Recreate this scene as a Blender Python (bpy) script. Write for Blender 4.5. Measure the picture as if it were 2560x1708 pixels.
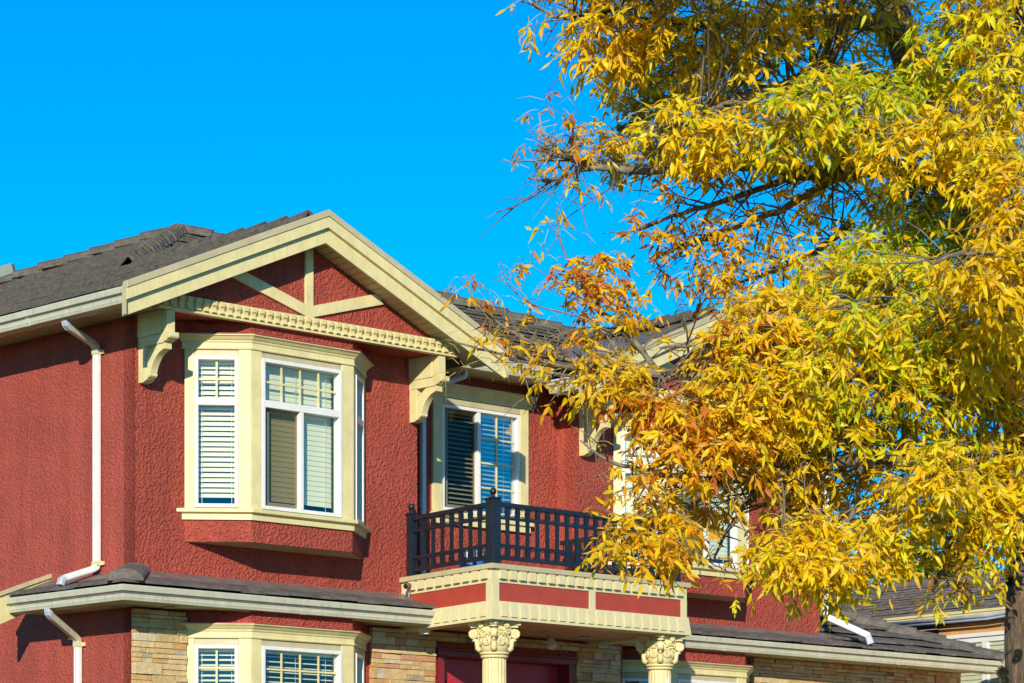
import bpy, bmesh, math, random
from mathutils import Vector, Matrix, noise
R = math.radians
scene = bpy.context.scene
for o in list(bpy.data.objects):
    bpy.data.objects.remove(o)
COL = scene.collection

# ------------------------------------------------------------------ camera
cam = bpy.data.cameras.new('camera')
cam.lens = 100.08
cam.sensor_width = 36.0
cam.sensor_fit = 'HORIZONTAL'
cam.shift_y = 0.518
cam.clip_start = 0.1
cam.clip_end = 6000
camo = bpy.data.objects.new('camera', cam)
COL.objects.link(camo)
camo.location = (0, 0, 1.6)
camo.rotation_euler = (R(90), 0, 0)
scene.camera = camo

# ------------------------------------------------------------------ sky and sun
SUN_EL = R(20.0)
sun_h = Vector((-0.0854, -0.9963))                 # horizontal direction towards the sun
world = bpy.data.worlds.new('World')
scene.world = world
world.use_nodes = True
wn = world.node_tree
for n in list(wn.nodes):
    wn.nodes.remove(n)
wo = wn.nodes.new('ShaderNodeOutputWorld')
bg = wn.nodes.new('ShaderNodeBackground')
sky = wn.nodes.new('ShaderNodeTexSky')
sky.sky_type = 'NISHITA'
sky.sun_disc = False
sky.sun_elevation = SUN_EL
sky.sun_rotation = math.atan2(sun_h.x, sun_h.y)
sky.altitude = 2000
sky.air_density = 1.0
sky.dust_density = 0.0
sky.ozone_density = 6.0
hsv = wn.nodes.new('ShaderNodeHueSaturation')
hsv.inputs['Hue'].default_value = 0.492
hsv.inputs['Saturation'].default_value = 1.45
hsv.inputs['Value'].default_value = 1.0
bg.inputs['Strength'].default_value = 0.15
wn.links.new(sky.outputs[0], hsv.inputs['Color'])
wn.links.new(hsv.outputs[0], bg.inputs['Color'])
wn.links.new(bg.outputs[0], wo.inputs['Surface'])

sun = bpy.data.lights.new('sun', 'SUN')
sun.energy = 4.6
sun.angle = R(0.53)
sun.color = (1.0, 0.93, 0.80)
suno = bpy.data.objects.new('sun', sun)
COL.objects.link(suno)
to_sun = Vector((sun_h.x * math.cos(SUN_EL), sun_h.y * math.cos(SUN_EL), math.sin(SUN_EL)))
suno.rotation_euler = to_sun.to_track_quat('Z', 'Y').to_euler()
suno.location = (-6, -20, 14)

scene.view_settings.view_transform = 'Standard'
scene.view_settings.look = 'None'
scene.view_settings.exposure = 0.35
scene.view_settings.gamma = 1.0
scene.view_settings.use_curve_mapping = False
scene.render.engine = 'CYCLES'
scene.cycles.max_bounces = 8
scene.cycles.transparent_max_bounces = 16

random.seed(7)

# ------------------------------------------------------------------ materials
def lin(r, g, b):
    f = lambda c: (c / 255) / 12.92 if c / 255 <= 0.04045 else ((c / 255 + 0.055) / 1.055) ** 2.4
    return (f(r), f(g), f(b))

def new_mat(name):
    m = bpy.data.materials.new(name)
    m.use_nodes = True
    nt = m.node_tree
    return m, nt, nt.nodes['Principled BSDF']

def ramp(nt, fac, stops):
    cr = nt.nodes.new('ShaderNodeValToRGB')
    el = cr.color_ramp.elements
    while len(el) < len(stops):
        el.new(0.5)
    for e, (p, c) in zip(el, stops):
        e.position = p
        e.color = (*c, 1)
    nt.links.new(fac, cr.inputs[0])
    return cr.outputs[0]

def coords(nt, kind='Object', scale=(1, 1, 1)):
    tc = nt.nodes.new('ShaderNodeTexCoord')
    mp = nt.nodes.new('ShaderNodeMapping')
    mp.inputs['Scale'].default_value = scale
    nt.links.new(tc.outputs[kind], mp.inputs[0])
    return mp.outputs[0]

def tex_noise(nt, vec, scale, detail=4, rough=0.55):
    n = nt.nodes.new('ShaderNodeTexNoise')
    n.inputs['Scale'].default_value = scale
    n.inputs['Detail'].default_value = detail
    n.inputs['Roughness'].default_value = rough
    nt.links.new(vec, n.inputs['Vector'])
    return n.outputs[0]

def add_bump(nt, bs, h, dist, strength=1.0, prev=None):
    b = nt.nodes.new('ShaderNodeBump')
    b.inputs['Strength'].default_value = strength
    b.inputs['Distance'].default_value = dist
    nt.links.new(h, b.inputs['Height'])
    if prev is not None:
        nt.links.new(prev, b.inputs['Normal'])
    nt.links.new(b.outputs[0], bs.inputs['Normal'])
    return b.outputs[0]

def mixc(nt, fac, a, b, kind='MIX'):
    m = nt.nodes.new('ShaderNodeMix')
    m.data_type = 'RGBA'
    m.blend_type = kind
    for s, v in ((0, fac), (6, a), (7, b)):
        if hasattr(v, 'is_linked') or hasattr(v, 'node'):
            nt.links.new(v, m.inputs[s])
        elif s == 0:
            m.inputs[0].default_value = v
        else:
            m.inputs[s].default_value = (*v, 1)
    return m.outputs[2]

def painted(name, c, rough=0.5, var=0.12, dirt=0.0, grain=0.0008, scale=6, spec=0.4):
    """painted or coated surface: slight tone drift, fine relief, streaky dirt"""
    m, nt, bs = new_mat(name)
    v = coords(nt)
    n = tex_noise(nt, v, scale, 5)
    lo = tuple(x * (1 - var) for x in c)
    hi = tuple(min(1, x * (1 + var)) for x in c)
    col = ramp(nt, n, [(0.3, lo), (0.7, hi)])
    if dirt > 0:
        vs = coords(nt, scale=(1, 1, 0.18))
        n2 = tex_noise(nt, vs, 22, 6, 0.7)
        f = ramp(nt, n2, [(0.52, (0, 0, 0)), (0.75, (dirt, dirt, dirt))])
        col = mixc(nt, f, col, tuple(x * 0.45 for x in c))
    nt.links.new(col, bs.inputs['Base Color'])
    bs.inputs['Roughness'].default_value = rough
    bs.inputs['Specular IOR Level'].default_value = spec
    if grain:
        add_bump(nt, bs, tex_noise(nt, v, 90, 4), grain)
    return m

def stucco(name, c, dist, scale):
    m, nt, bs = new_mat(name)
    v = coords(nt)
    big = tex_noise(nt, v, 1.3, 4)
    fine = tex_noise(nt, v, scale, 5, 0.6)
    c0 = tuple(x * 0.86 for x in c)
    c1 = tuple(x * 1.12 for x in c)
    col = ramp(nt, big, [(0.3, c0), (0.7, c1)])
    st = tex_noise(nt, coords(nt, scale=(1, 1, 0.12)), 5.0, 5, 0.65)
    sr = ramp(nt, st, [(0.35, (0.86, 0.84, 0.83)), (0.65, (1.06, 1.07, 1.08))])
    col = mixc(nt, 1.0, col, sr, 'MULTIPLY')
    pale = ramp(nt, fine, [(0.55, (0, 0, 0)), (0.8, (0.16, 0.16, 0.16))])
    col = mixc(nt, pale, col, tuple(min(1, x * 1.1 + 0.05) for x in c))
    nt.links.new(col, bs.inputs['Base Color'])
    bs.inputs['Roughness'].default_value = 0.75
    bs.inputs['Specular IOR Level'].default_value = 0.35
    vo = nt.nodes.new('ShaderNodeTexVoronoi')
    vo.feature = 'F1'
    vo.inputs['Scale'].default_value = scale * 0.9
    wv = nt.nodes.new('ShaderNodeVectorMath')
    wv.operation = 'MULTIPLY_ADD'
    nz = nt.nodes.new('ShaderNodeTexNoise')
    nz.inputs['Scale'].default_value = scale * 0.6
    nt.links.new(v, nz.inputs['Vector'])
    nt.links.new(nz.outputs['Color'], wv.inputs[0])
    wv.inputs[1].default_value = (0.06, 0.06, 0.06)
    nt.links.new(v, wv.inputs[2])
    nt.links.new(wv.outputs[0], vo.inputs['Vector'])
    p = add_bump(nt, bs, vo.outputs[0], dist * 1.2, 0.9)
    add_bump(nt, bs, fine, dist, 1.0, p)
    return m

M = {}
CREAM = (0.660, 0.555, 0.262)
M['red'] = stucco('red_stucco', (0.385, 0.065, 0.038), 0.018, 38)
M['red_smooth'] = stucco('red_fine_stucco', (0.405, 0.074, 0.045), 0.013, 46)
M['red_panel'] = painted('red_painted_panel', (0.36, 0.050, 0.028), 0.45, 0.10, 0.05)
M['cream'] = painted('cream_paint', CREAM, 0.5, 0.10, 0.28, 0.0012)
M['cream_metal'] = painted('cream_metal_trim', (0.61, 0.53, 0.285), 0.42, 0.05, 0.12)
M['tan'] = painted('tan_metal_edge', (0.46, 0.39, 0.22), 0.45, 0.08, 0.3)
M['gutter'] = painted('aluminium_gutter_paint', (0.50, 0.48, 0.34), 0.38, 0.08, 0.6)
M['white'] = painted('white_vinyl', (0.70, 0.68, 0.62), 0.35, 0.04, 0.2)
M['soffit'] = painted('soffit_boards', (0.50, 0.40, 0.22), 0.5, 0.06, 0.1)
M['dark'] = painted('interior', (0.10, 0.10, 0.10), 0.9, 0.2)
M['black'] = painted('black_metal_paint', (0.012, 0.016, 0.022), 0.32, 0.2, 0, 0.0004)
M['blind'] = painted('blind_slat', (0.80, 0.75, 0.50), 0.5, 0.04)
M['blind2'] = painted('blind_slat_closed', (0.66, 0.65, 0.44), 0.5, 0.04)
M['maroon'] = painted('maroon_door_paint', (0.40, 0.022, 0.035), 0.35, 0.1, 0.1)
M['maroon_frame'] = painted('maroon_frame_paint', (0.20, 0.014, 0.020), 0.35, 0.1, 0.1)
M['galv'] = painted('galvanised_metal', (0.40, 0.42, 0.45), 0.35, 0.2, 0.3)
M['grey_plastic'] = painted('pale_plastic', (0.55, 0.50, 0.40), 0.4, 0.08)
M['brown_plastic'] = painted('brown_plastic', (0.16, 0.09, 0.07), 0.4, 0.1)
M['blue'] = painted('blue_plastic', (0.03, 0.16, 0.45), 0.4, 0.1)
M['red_soffit'] = stucco('red_soffit', (0.36, 0.055, 0.032), 0.008, 40)
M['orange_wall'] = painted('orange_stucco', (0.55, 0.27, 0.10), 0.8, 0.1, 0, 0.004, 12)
M['shaded_wall'] = painted('shaded_stucco', (0.12, 0.045, 0.03), 0.8, 0.1, 0, 0.004, 12)  # shade of the neighbour's recess, painted in as a dark wall colour
M['flash'] = painted('roof_flashing', (0.17, 0.135, 0.12), 0.4, 0.25, 0.2)
M['lens'] = painted('lens', (0.02, 0.02, 0.025), 0.08, 0.1, 0, 0)

def mat_peeled():
    m, nt, bs = new_mat('peeling_cream_paint')
    v = coords(nt, scale=(1, 1, 0.35))
    n = tex_noise(nt, v, 9, 4)
    tc = nt.nodes.new('ShaderNodeTexCoord')
    col = ramp(nt, n, [(0.50, CREAM), (0.53, (0.75, 0.74, 0.72))])
    nt.links.new(col, bs.inputs['Base Color'])
    bs.inputs['Roughness'].default_value = 0.5
    add_bump(nt, bs, n, 0.003)
    return m
M['peeled'] = mat_peeled()

def mat_tile(name, c, moss=0.5):
    m, nt, bs = new_mat(name)
    v = coords(nt)
    oi = nt.nodes.new('ShaderNodeObjectInfo')
    n = tex_noise(nt, v, 9.0, 8, 0.75)
    col = ramp(nt, n, [(0.32, tuple(x * 0.42 for x in c)), (0.68, tuple(x * 1.5 for x in c))])
    r = ramp(nt, oi.outputs['Random'], [(0, (0.82, 0.82, 0.82)), (1, (1.15, 1.13, 1.1))])
    col = mixc(nt, 1.0, col, r, 'MULTIPLY')
    sp = tex_noise(nt, v, 26, 6, 0.7)
    f = ramp(nt, sp, [(0.54, (0, 0, 0)), (0.62, (moss, moss, moss))])
    col = mixc(nt, f, col, (0.15, 0.105, 0.03))
    sp2 = tex_noise(nt, v, 55, 3, 0.6)
    f2 = ramp(nt, sp2, [(0.68, (0, 0, 0)), (0.72, (moss, moss, moss))])
    col = mixc(nt, f2, col, (0.30, 0.28, 0.22))
    nt.links.new(col, bs.inputs['Base Color'])
    bs.inputs['Roughness'].default_value = 0.85
    vs = coords(nt, scale=(1, 1, 1))
    add_bump(nt, bs, tex_noise(nt, vs, 45, 6, 0.75), 0.02)
    return m
M['tile'] = mat_tile('concrete_roof_tile', (0.116, 0.099, 0.080), 0.85)
M['tile_clean'] = mat_tile('grey_roof_tile', (0.136, 0.117, 0.098), 0.35)
M['tile_far'] = mat_tile('far_roof_tile', (0.16, 0.135, 0.115), 0.3)
M['green_sheet'] = painted('green_metal_sheet', (0.17, 0.20, 0.15), 0.5, 0.12)

def mat_stone():
    m, nt, bs = new_mat('ledge_stone')
    v = coords(nt)
    oi = nt.nodes.new('ShaderNodeObjectInfo')
    col = ramp(nt, oi.outputs['Random'], [(0.0, (0.52, 0.35, 0.15)), (0.3, (0.58, 0.42, 0.20)), (0.55, (0.62, 0.47, 0.26)),
                                          (0.72, (0.55, 0.30, 0.09)), (0.84, (0.52, 0.24, 0.15)), (0.90, (0.60, 0.50, 0.34)), (1.0, (0.20, 0.16, 0.13))])
    n = tex_noise(nt, v, 14, 6, 0.65)
    d = ramp(nt, n, [(0.25, (0.72, 0.70, 0.66)), (0.75, (1.15, 1.12, 1.05))])
    col = mixc(nt, 1.0, col, d, 'MULTIPLY')
    nt.links.new(col, bs.inputs['Base Color'])
    bs.inputs['Roughness'].default_value = 0.85
    add_bump(nt, bs, tex_noise(nt, v, 30, 6, 0.65), 0.012)
    return m
M['stone'] = mat_stone()

def mat_glass(name, tint, refl=1.0, base=0.05):
    m, nt, bs = new_mat(name)
    nt.nodes.remove(bs)
    out = nt.nodes['Material Output']
    tr = nt.nodes.new('ShaderNodeBsdfTransparent')
    tr.inputs[0].default_value = (*tint, 1)
    gl = nt.nodes.new('ShaderNodeBsdfGlossy')
    gl.inputs['Roughness'].default_value = 0.02
    gl.inputs['Color'].default_value = (refl, refl, refl, 1)
    lw = nt.nodes.new('ShaderNodeLayerWeight')
    lw.inputs['Blend'].default_value = 0.5
    pw = nt.nodes.new('ShaderNodeMath'); pw.operation = 'POWER'; pw.inputs[1].default_value = 4.0
    nt.links.new(lw.outputs['Facing'], pw.inputs[0])
    fr = nt.nodes.new('ShaderNodeMath'); fr.operation = 'MULTIPLY_ADD'; fr.inputs[1].default_value = 0.60; fr.inputs[2].default_value = base
    nt.links.new(pw.outputs[0], fr.inputs[0])
    v = coords(nt)
    bmp = nt.nodes.new('ShaderNodeBump')
    bmp.inputs['Distance'].default_value = 0.004
    bmp.inputs['Strength'].default_value = 0.25
    nt.links.new(tex_noise(nt, v, 2.2, 2), bmp.inputs['Height'])
    nt.links.new(bmp.outputs[0], gl.inputs['Normal'])
    mx = nt.nodes.new('ShaderNodeMixShader')
    nt.links.new(fr.outputs[0], mx.inputs[0])
    nt.links.new(tr.outputs[0], mx.inputs[1])
    nt.links.new(gl.outputs[0], mx.inputs[2])
    nt.links.new(mx.outputs[0], out.inputs['Surface'])
    return m
M['glass'] = mat_glass('window_glass', (0.96, 0.985, 0.98))
M['glass_screen'] = mat_glass('window_glass_behind_screen', (0.74, 0.72, 0.66), 0.35)

M['glass_coated'] = mat_glass('coated_window_glass', (0.90, 0.95, 0.97), 1.0, 0.22)

def mat_leaf():
    m, nt, bs = new_mat('ash_leaf')
    out = nt.nodes['Material Output']
    at = nt.nodes.new('ShaderNodeAttribute')
    at.attribute_name = 'leaf_colour'
    v = coords(nt)
    n = tex_noise(nt, v, 30, 3)
    d = ramp(nt, n, [(0.3, (0.86, 0.84, 0.8)), (0.7, (1.1, 1.1, 1.1))])
    col = mixc(nt, 1.0, at.outputs['Color'], d, 'MULTIPLY')
    nt.links.new(col, bs.inputs['Base Color'])
    bs.inputs['Roughness'].default_value = 0.42
    bs.inputs['Specular IOR Level'].default_value = 0.35
    tl = nt.nodes.new('ShaderNodeBsdfTranslucent')
    nt.links.new(col, tl.inputs['Color'])
    mx = nt.nodes.new('ShaderNodeMixShader')
    mx.inputs[0].default_value = 0.52
    nt.links.new(bs.outputs[0], mx.inputs[1])
    nt.links.new(tl.outputs[0], mx.inputs[2])
    nt.links.new(mx.outputs[0], out.inputs['Surface'])
    return m
M['leaf'] = mat_leaf()

def mat_bark(name, c0, c1, dist):
    m, nt, bs = new_mat(name)
    v = coords(nt, scale=(1, 1, 0.28))
    n = tex_noise(nt, v, 34, 7, 0.7)
    col = ramp(nt, n, [(0.32, c0), (0.68, c1)])
    v2 = coords(nt)
    mo = ramp(nt, tex_noise(nt, v2, 16, 4), [(0.55, (0, 0, 0)), (0.7, (0.5, 0.5, 0.5))])
    col = mixc(nt, mo, col, (0.07, 0.065, 0.02))
    nt.links.new(col, bs.inputs['Base Color'])
    bs.inputs['Roughness'].default_value = 0.9
    add_bump(nt, bs, n, dist)
    return m
M['bark'] = mat_bark('ash_bark', (0.065, 0.042, 0.025), (0.30, 0.20, 0.115), 0.03)
M['limb'] = mat_bark('limb_bark', (0.07, 0.055, 0.038), (0.27, 0.22, 0.15), 0.006)
M['stalk'] = painted('leaf_stalk', (0.42, 0.30, 0.06), 0.6, 0.2)
M['moss'] = painted('moss', (0.03, 0.035, 0.012), 0.95, 0.4, 0, 0.01, 30)
M['grass'] = painted('lawn', (0.07, 0.10, 0.03), 0.95, 0.3, 0, 0.02, 3)
M['wire'] = painted('wire', (0.03, 0.03, 0.03), 0.5)

# ------------------------------------------------------------------ geometry helpers
class G:
    """collects solids; points are (a, b, z): a along the street front, b out of it, z up"""
    def __init__(s, T=None):
        s.v = []; s.f = []; s.T = T
    def add(s, vs, fs):
        k = len(s.v)
        if s.T:
            vs = [s.T(*p) for p in vs]
        s.v += [tuple(p) for p in vs]
        s.f += [tuple(i + k for i in f) for f in fs]
        return s
    def box(s, x0, x1, y0, y1, z0, z1):
        vs = [(x, y, z) for x in (x0, x1) for y in (y0, y1) for z in (z0, z1)]
        return s.add(vs, [(0, 1, 3, 2), (4, 6, 7, 5), (0, 4, 5, 1), (2, 3, 7, 6), (0, 2, 6, 4), (1, 5, 7, 3)])
    def prism(s, pts0, pts1):
        n = len(pts0)
        fs = [tuple(range(n)), tuple(range(2 * n - 1, n - 1, -1))]
        fs += [(i, (i + 1) % n, n + (i + 1) % n, n + i) for i in range(n)]
        return s.add(list(pts0) + list(pts1), fs)
    def ext_a(s, poly, a0, a1):      # poly in (b, z)
        return s.prism([(a0, b, z) for b, z in poly], [(a1, b, z) for b, z in poly])
    def ext_b(s, poly, b0, b1):      # poly in (a, z)
        return s.prism([(a, b0, z) for a, z in poly], [(a, b1, z) for a, z in poly])
    def ext_z(s, poly, z0, z1):      # poly in (a, b)
        return s.prism([(a, b, z0) for a, b in poly], [(a, b, z1) for a, b in poly])
    def sweep(s, path, prof, wall=False, closed=True):
        """profile [(d outwards, z)] along a plan path with mitred corners"""
        n = len(path); rings = []
        dirs = [(Vector(path[i + 1]) - Vector(path[i])).normalized() for i in range(n - 1)]
        nor = [Vector((-d.y, d.x)) for d in dirs]
        for i in range(n):
            ring = []
            for d, z in prof:
                p = Vector(path[i])
                if i == 0 or i == n - 1:
                    k = 0 if i == 0 else n - 2
                    q = p + nor[k] * d
                    if wall and abs(dirs[k].y) > 1e-6:
                        q = q - dirs[k] * (nor[k].y * d / dirs[k].y)
                else:
                    m = (nor[i - 1] + nor[i]); m = m / (1 + nor[i - 1].dot(nor[i]))
                    q = p + m * d
                ring.append((q.x, q.y, z))
            rings.append(ring)
        m = len(prof); vs = [p for r in rings for p in r]; fs = []
        for i in range(n - 1):
            for j in range(m if closed else m - 1):
                fs.append((i * m + j, i * m + (j + 1) % m, (i + 1) * m + (j + 1) % m, (i + 1) * m + j))
        if closed:
            fs.append(tuple(range(m))); fs.append(tuple(range((n - 1) * m + m - 1, (n - 1) * m - 1, -1)))
        return s.add(vs, fs)
    def lathe(s, cx, cy, prof, seg=24, rmod=None):
        vs = []; m = len(prof)
        for k in range(seg):
            t = 2 * math.pi * k / seg
            for r, z in prof:
                rr = r * (rmod(t) if rmod else 1)
                vs.append((cx + rr * math.cos(t), cy + rr * math.sin(t), z))
        fs = [(k * m + j, ((k + 1) % seg) * m + j, ((k + 1) % seg) * m + j + 1, k * m + j + 1) for k in range(seg) for j in range(m - 1)]
        fs += [tuple(k * m for k in range(seg)), tuple(k * m + m - 1 for k in range(seg - 1, -1, -1))]
        return s.add(vs, fs)
    def tube(s, pts, rad, seg=6):
        pts = [Vector(p) for p in pts]; n = len(pts); vs = []
        rads = rad if isinstance(rad, (list, tuple)) else [rad] * n
        up = Vector((0, 0, 1)); prev = None
        for i, p in enumerate(pts):
            d = (pts[min(i + 1, n - 1)] - pts[max(i - 1, 0)])
            d = d.normalized() if d.length > 1e-9 else Vector((0, 0, 1))
            if prev is None:
                x = d.cross(up if abs(d.z) < 0.95 else Vector((1, 0, 0))).normalized()
            else:
                x = (prev - d * prev.dot(d)).normalized()
            prev = x; y = d.cross(x)
            for k in range(seg):
                t = 2 * math.pi * k / seg
                vs.append(p + (x * math.cos(t) + y * math.sin(t)) * rads[i])
        fs = [(i * seg + k, i * seg + (k + 1) % seg, (i + 1) * seg + (k + 1) % seg, (i + 1) * seg + k) for i in range(n - 1) for k in range(seg)]
        fs += [tuple(range(seg - 1, -1, -1)), tuple(range((n - 1) * seg, n * seg))]
        return s.add(vs, fs)
    def bar(s, p, q, w, h, side=None):
        """rectangular bar from p to q; w across (horizontal), h the other way"""
        p = Vector(p); q = Vector(q); d = (q - p).normalized()
        x = Vector(side).normalized() if side else d.cross(Vector((0, 0, 1))).normalized()
        x = (x - d * x.dot(d)).normalized()
        y = d.cross(x)
        sec = [(-w / 2, -h / 2), (w / 2, -h / 2), (w / 2, h / 2), (-w / 2, h / 2)]
        return s.prism([p + x * i + y * j for i, j in sec], [q + x * i + y * j for i, j in sec])

def mesh_of(name, g, mat, smooth=False, flip=True):
    me = bpy.data.meshes.new(name)
    vs = [(x, -y, z) for x, y, z in g.v] if flip else g.v
    me.from_pydata(vs, [], g.f)
    bm = bmesh.new(); bm.from_mesh(me)
    bmesh.ops.recalc_face_normals(bm, faces=bm.faces)
    bm.to_mesh(me); bm.free()
    if mat is not None:
        me.materials.append(mat)
    if smooth:
        me.polygons.foreach_set('use_smooth', [True] * len(me.polygons))
    return me

def link(name, me, parent=None, loc=None):
    o = bpy.data.objects.new(name, me)
    COL.objects.link(o)
    if parent is not None:
        o.parent = parent
    if loc is not None:
        o.location = loc
    return o

def part(name, g, mat, parent, smooth=False, bevel=0.0, flip=True, label=None, kind=None):
    o = link(name, mesh_of(name, g, mat, smooth, flip), parent)
    if bevel:
        bv = o.modifiers.new('bevel', 'BEVEL')
        bv.width = bevel; bv.segments = 2; bv.limit_method = 'ANGLE'; bv.angle_limit = R(35)
    if smooth:
        pass
    if label:
        o['label'] = label
    if kind:
        o['kind'] = kind
    return o

def tag(o, label, cat, group=None):
    o['label'] = label; o['category'] = cat
    if group:
        o['group'] = group
    return o

# ------------------------------------------------------------------ the frame of the house: corner of the two walls
OX, OY = -3.4943, 26.4
EA = R(43.6)
def to_world(a, b, z):
    c, s = math.cos(EA), math.sin(EA)
    return Vector((OX + a * c + b * s, OY + a * s - b * c, z))
def thing_at(name, label, cat, a, b, z, group=None):
    """an Empty at the foot of a thing that shares the direction of the house"""
    e = bpy.data.objects.new(name, None)
    COL.objects.link(e)
    e.location = to_world(a, b, z); e.rotation_euler = (0, 0, EA)
    e.empty_display_size = 0.2
    return tag(e, label, cat, group)

# ================================================================== SETTING
g = G(); g.box(-700, 700, -900, 60, -0.4, 0.0)
gr = part('ground', g, M['grass'], None, flip=True)
gr['kind'] = 'structure'; gr['label'] = 'lawn in front of and around the houses, below the picture'

# ================================================================== HOUSE
house = bpy.data.objects.new('house', None)
COL.objects.link(house)
house.location = (OX, OY, 0); house.rotation_euler = (0, 0, EA)
tag(house, 'red stucco two-storey house with cream trim, bay windows and a balcony', 'house')

def wall_sheet(a0, a1, z0, z1, b, holes, thick=0.18, axis='b'):
    """a wall with rectangular openings, closed all round"""
    xs = sorted({a0, a1} | {x for h in holes for x in h[:2]})
    zs = sorted({z0, z1} | {z for h in holes for z in h[2:]})
    def solid(i, j):
        if i < 0 or j < 0 or i >= len(xs) - 1 or j >= len(zs) - 1:
            return False
        cx = (xs[i] + xs[i + 1]) / 2; cz = (zs[j] + zs[j + 1]) / 2
        return not any(h[0] < cx < h[1] and h[2] < cz < h[3] for h in holes)
    P = (lambda x, d, z: (x, b - d, z)) if axis == 'b' else (lambda x, d, z: (b + d, x, z))
    g = G()
    for i in range(len(xs) - 1):
        for j in range(len(zs) - 1):
            if not solid(i, j):
                continue
            x0, x1, y0, y1 = xs[i], xs[i + 1], zs[j], zs[j + 1]
            for d in (0, thick):
                g.add([P(x0, d, y0), P(x1, d, y0), P(x1, d, y1), P(x0, d, y1)], [(0, 1, 2, 3)])
            for di, dj, e in ((-1, 0, ((x0, y0), (x0, y1))), (1, 0, ((x1, y0), (x1, y1))), (0, -1, ((x0, y0), (x1, y0))), (0, 1, ((x0, y1), (x1, y1)))):
                if not solid(i + di, j + dj):
                    (p, q), (r, s) = e
                    g.add([P(p, 0, q), P(r, 0, s), P(r, thick, s), P(p, thick, q)], [(0, 1, 2, 3)])
    return g

def merged(name, g, mat, parent):
    o = part(name, g, mat, parent)
    bm = bmesh.new(); bm.from_mesh(o.data)
    bmesh.ops.remove_doubles(bm, verts=bm.verts, dist=1e-5)
    bmesh.ops.recalc_face_normals(bm, faces=bm.faces)
    bm.to_mesh(o.data); bm.free()
    return o

RG = (6.228, -0.45)                     # offset of the right gable from the left one
BAYH = [(0.62, 2.74, 4.78, 6.6), (0.62, 2.74, 2.0, 3.85)]
w_front = merged('wall', wall_sheet(0, 3.5, 0, 6.78, 0, BAYH), M['red'], house)
merged('wall', wall_sheet(-14, -0.001, 0, 6.80, 0.0, [], 0.18, 'a'), M['red_smooth'], house)
merged('wall', wall_sheet(3.32, 6.23, 4.2, 6.95, -0.75, [(4.45, 5.70, 5.40, 6.62)], 0.18), M['red'], house)
merged('wall', wall_sheet(RG[0], 10.304, 4.2, 6.78, RG[1], [(RG[0] + 0.62, RG[0] + 2.74, 4.78, 6.6)]), M['red'], house)
merged('wall', wall_sheet(RG[0] + 0.03, 12.9, 0, 4.2, RG[1], [(RG[0] + 0.62, RG[0] + 2.74, 2.0, 3.85)]), M['red'], house)
w_porch = merged('wall', wall_sheet(3.5, RG[0] + 0.25, 0, 4.2, -0.001, [(3.80, 5.64, 1.2, 3.80)]), M['red'], house)
g = G()
g.box(3.32, 3.499, -0.75, -0.19, 4.2, 6.9)                # return of the left gable
g.box(RG[0], RG[0] + 0.18, -0.749, RG[1] - 0.181, 4.2, 6.9)   # return of the right gable
g.box(10.12, 10.303, -9, RG[1] - 0.181, 4.2, 6.78)
g.box(12.72, 12.899, -6, RG[1] - 0.181, 0, 4.2)
part('wall', g, M['red_smooth'], house)
g = G()
g.box(0.2, 10.1, -8, -0.9, 4.45, 4.55)                    # floor between the storeys
g.box(0.2, 3.3, -0.9, -0.2, 4.45, 4.55)
g.box(0.2, 10.1, -3.0, -2.9, 0, 6.75)
g.box(0.2, 3.3, -2.9, -0.2, 6.70, 6.76)
g.box(3.5, 10.1, -2.9, -0.95, 6.72, 6.78)
part('room', g, M['dark'], house)

# ---------------------------------------------------------------- stone veneer
def stones(parent, a0, a1, z0, z1, b, skip=()):
    z = z0; rnd = random.Random(int(a0 * 100) + 5)
    while z < z1 - 0.02:
        h = rnd.choice([0.035, 0.05, 0.06, 0.075, 0.09, 0.11])
        h = min(h, z1 - z)
        a = a0 - rnd.random() * 0.12
        while a < a1 - 0.01:
            L = rnd.uniform(0.10, 0.36)
            s0 = max(a, a0); s1 = min(a + L, a1)
            if a1 - s1 < 0.06:
                s1 = a1
            a = s1 if s1 == a1 else a + L
            if s1 - s0 < 0.03:
                continue
            if any(s0 < k[1] and s1 > k[0] and z < k[3] - 0.005 and z + h > k[2] + 0.005 for k in skip):
                k = [k for k in skip if s0 < k[1] and s1 > k[0] and z < k[3] and z + h > k[2]][0]
                if s0 < k[0] - 0.05:
                    s1 = k[0]
                elif s1 > k[1] + 0.05:
                    s0 = k[1]
                else:
                    continue
            # a tall place is sometimes split in two thin stones
            cells = [(z, z + h)] if h < 0.085 or rnd.random() < 0.5 else [(z, z + h * 0.5), (z + h * 0.5, z + h)]
            for q0, q1 in cells:
                d = 0.035 + rnd.random() * 0.022
                j = 0.0018
                g = G()
                c = lambda x, y, zz: (x, y + rnd.uniform(-0.005, 0.005), zz + rnd.uniform(-0.002, 0.002))
                g.add([c(s0 + j, b - 0.012, q0 + j), c(s1 - j, b - 0.012, q0 + j), c(s1 - j, b - 0.012, q1 - j), c(s0 + j, b - 0.012, q1 - j),
                       c(s0 + j, b + d, q0 + j), c(s1 - j, b + d, q0 + j), c(s1 - j, b + d, q1 - j), c(s0 + j, b + d, q1 - j)],
                      [(0, 1, 2, 3), (4, 7, 6, 5), (0, 4, 5, 1), (1, 5, 6, 2), (2, 6, 7, 3), (3, 7, 4, 0)])
                part('stone', g, M['stone'], parent, bevel=0.004)
        z += h
stones(w_front, -0.040, 0.565, 3.05, 4.04, 0.0)
stones(w_porch, 2.86, 6.40, 3.05, 4.04, 0.0, skip=[(3.72, 5.73, 0, 3.88)])
w_wing = part('wall', G().box(9.05, 12.93, RG[1] + 0.001, RG[1] + 0.012, 0, 4.084), M['flash'], house)
stones(w_wing, 9.06, 12.95, 3.25, 4.082, RG[1] + 0.012)

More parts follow.
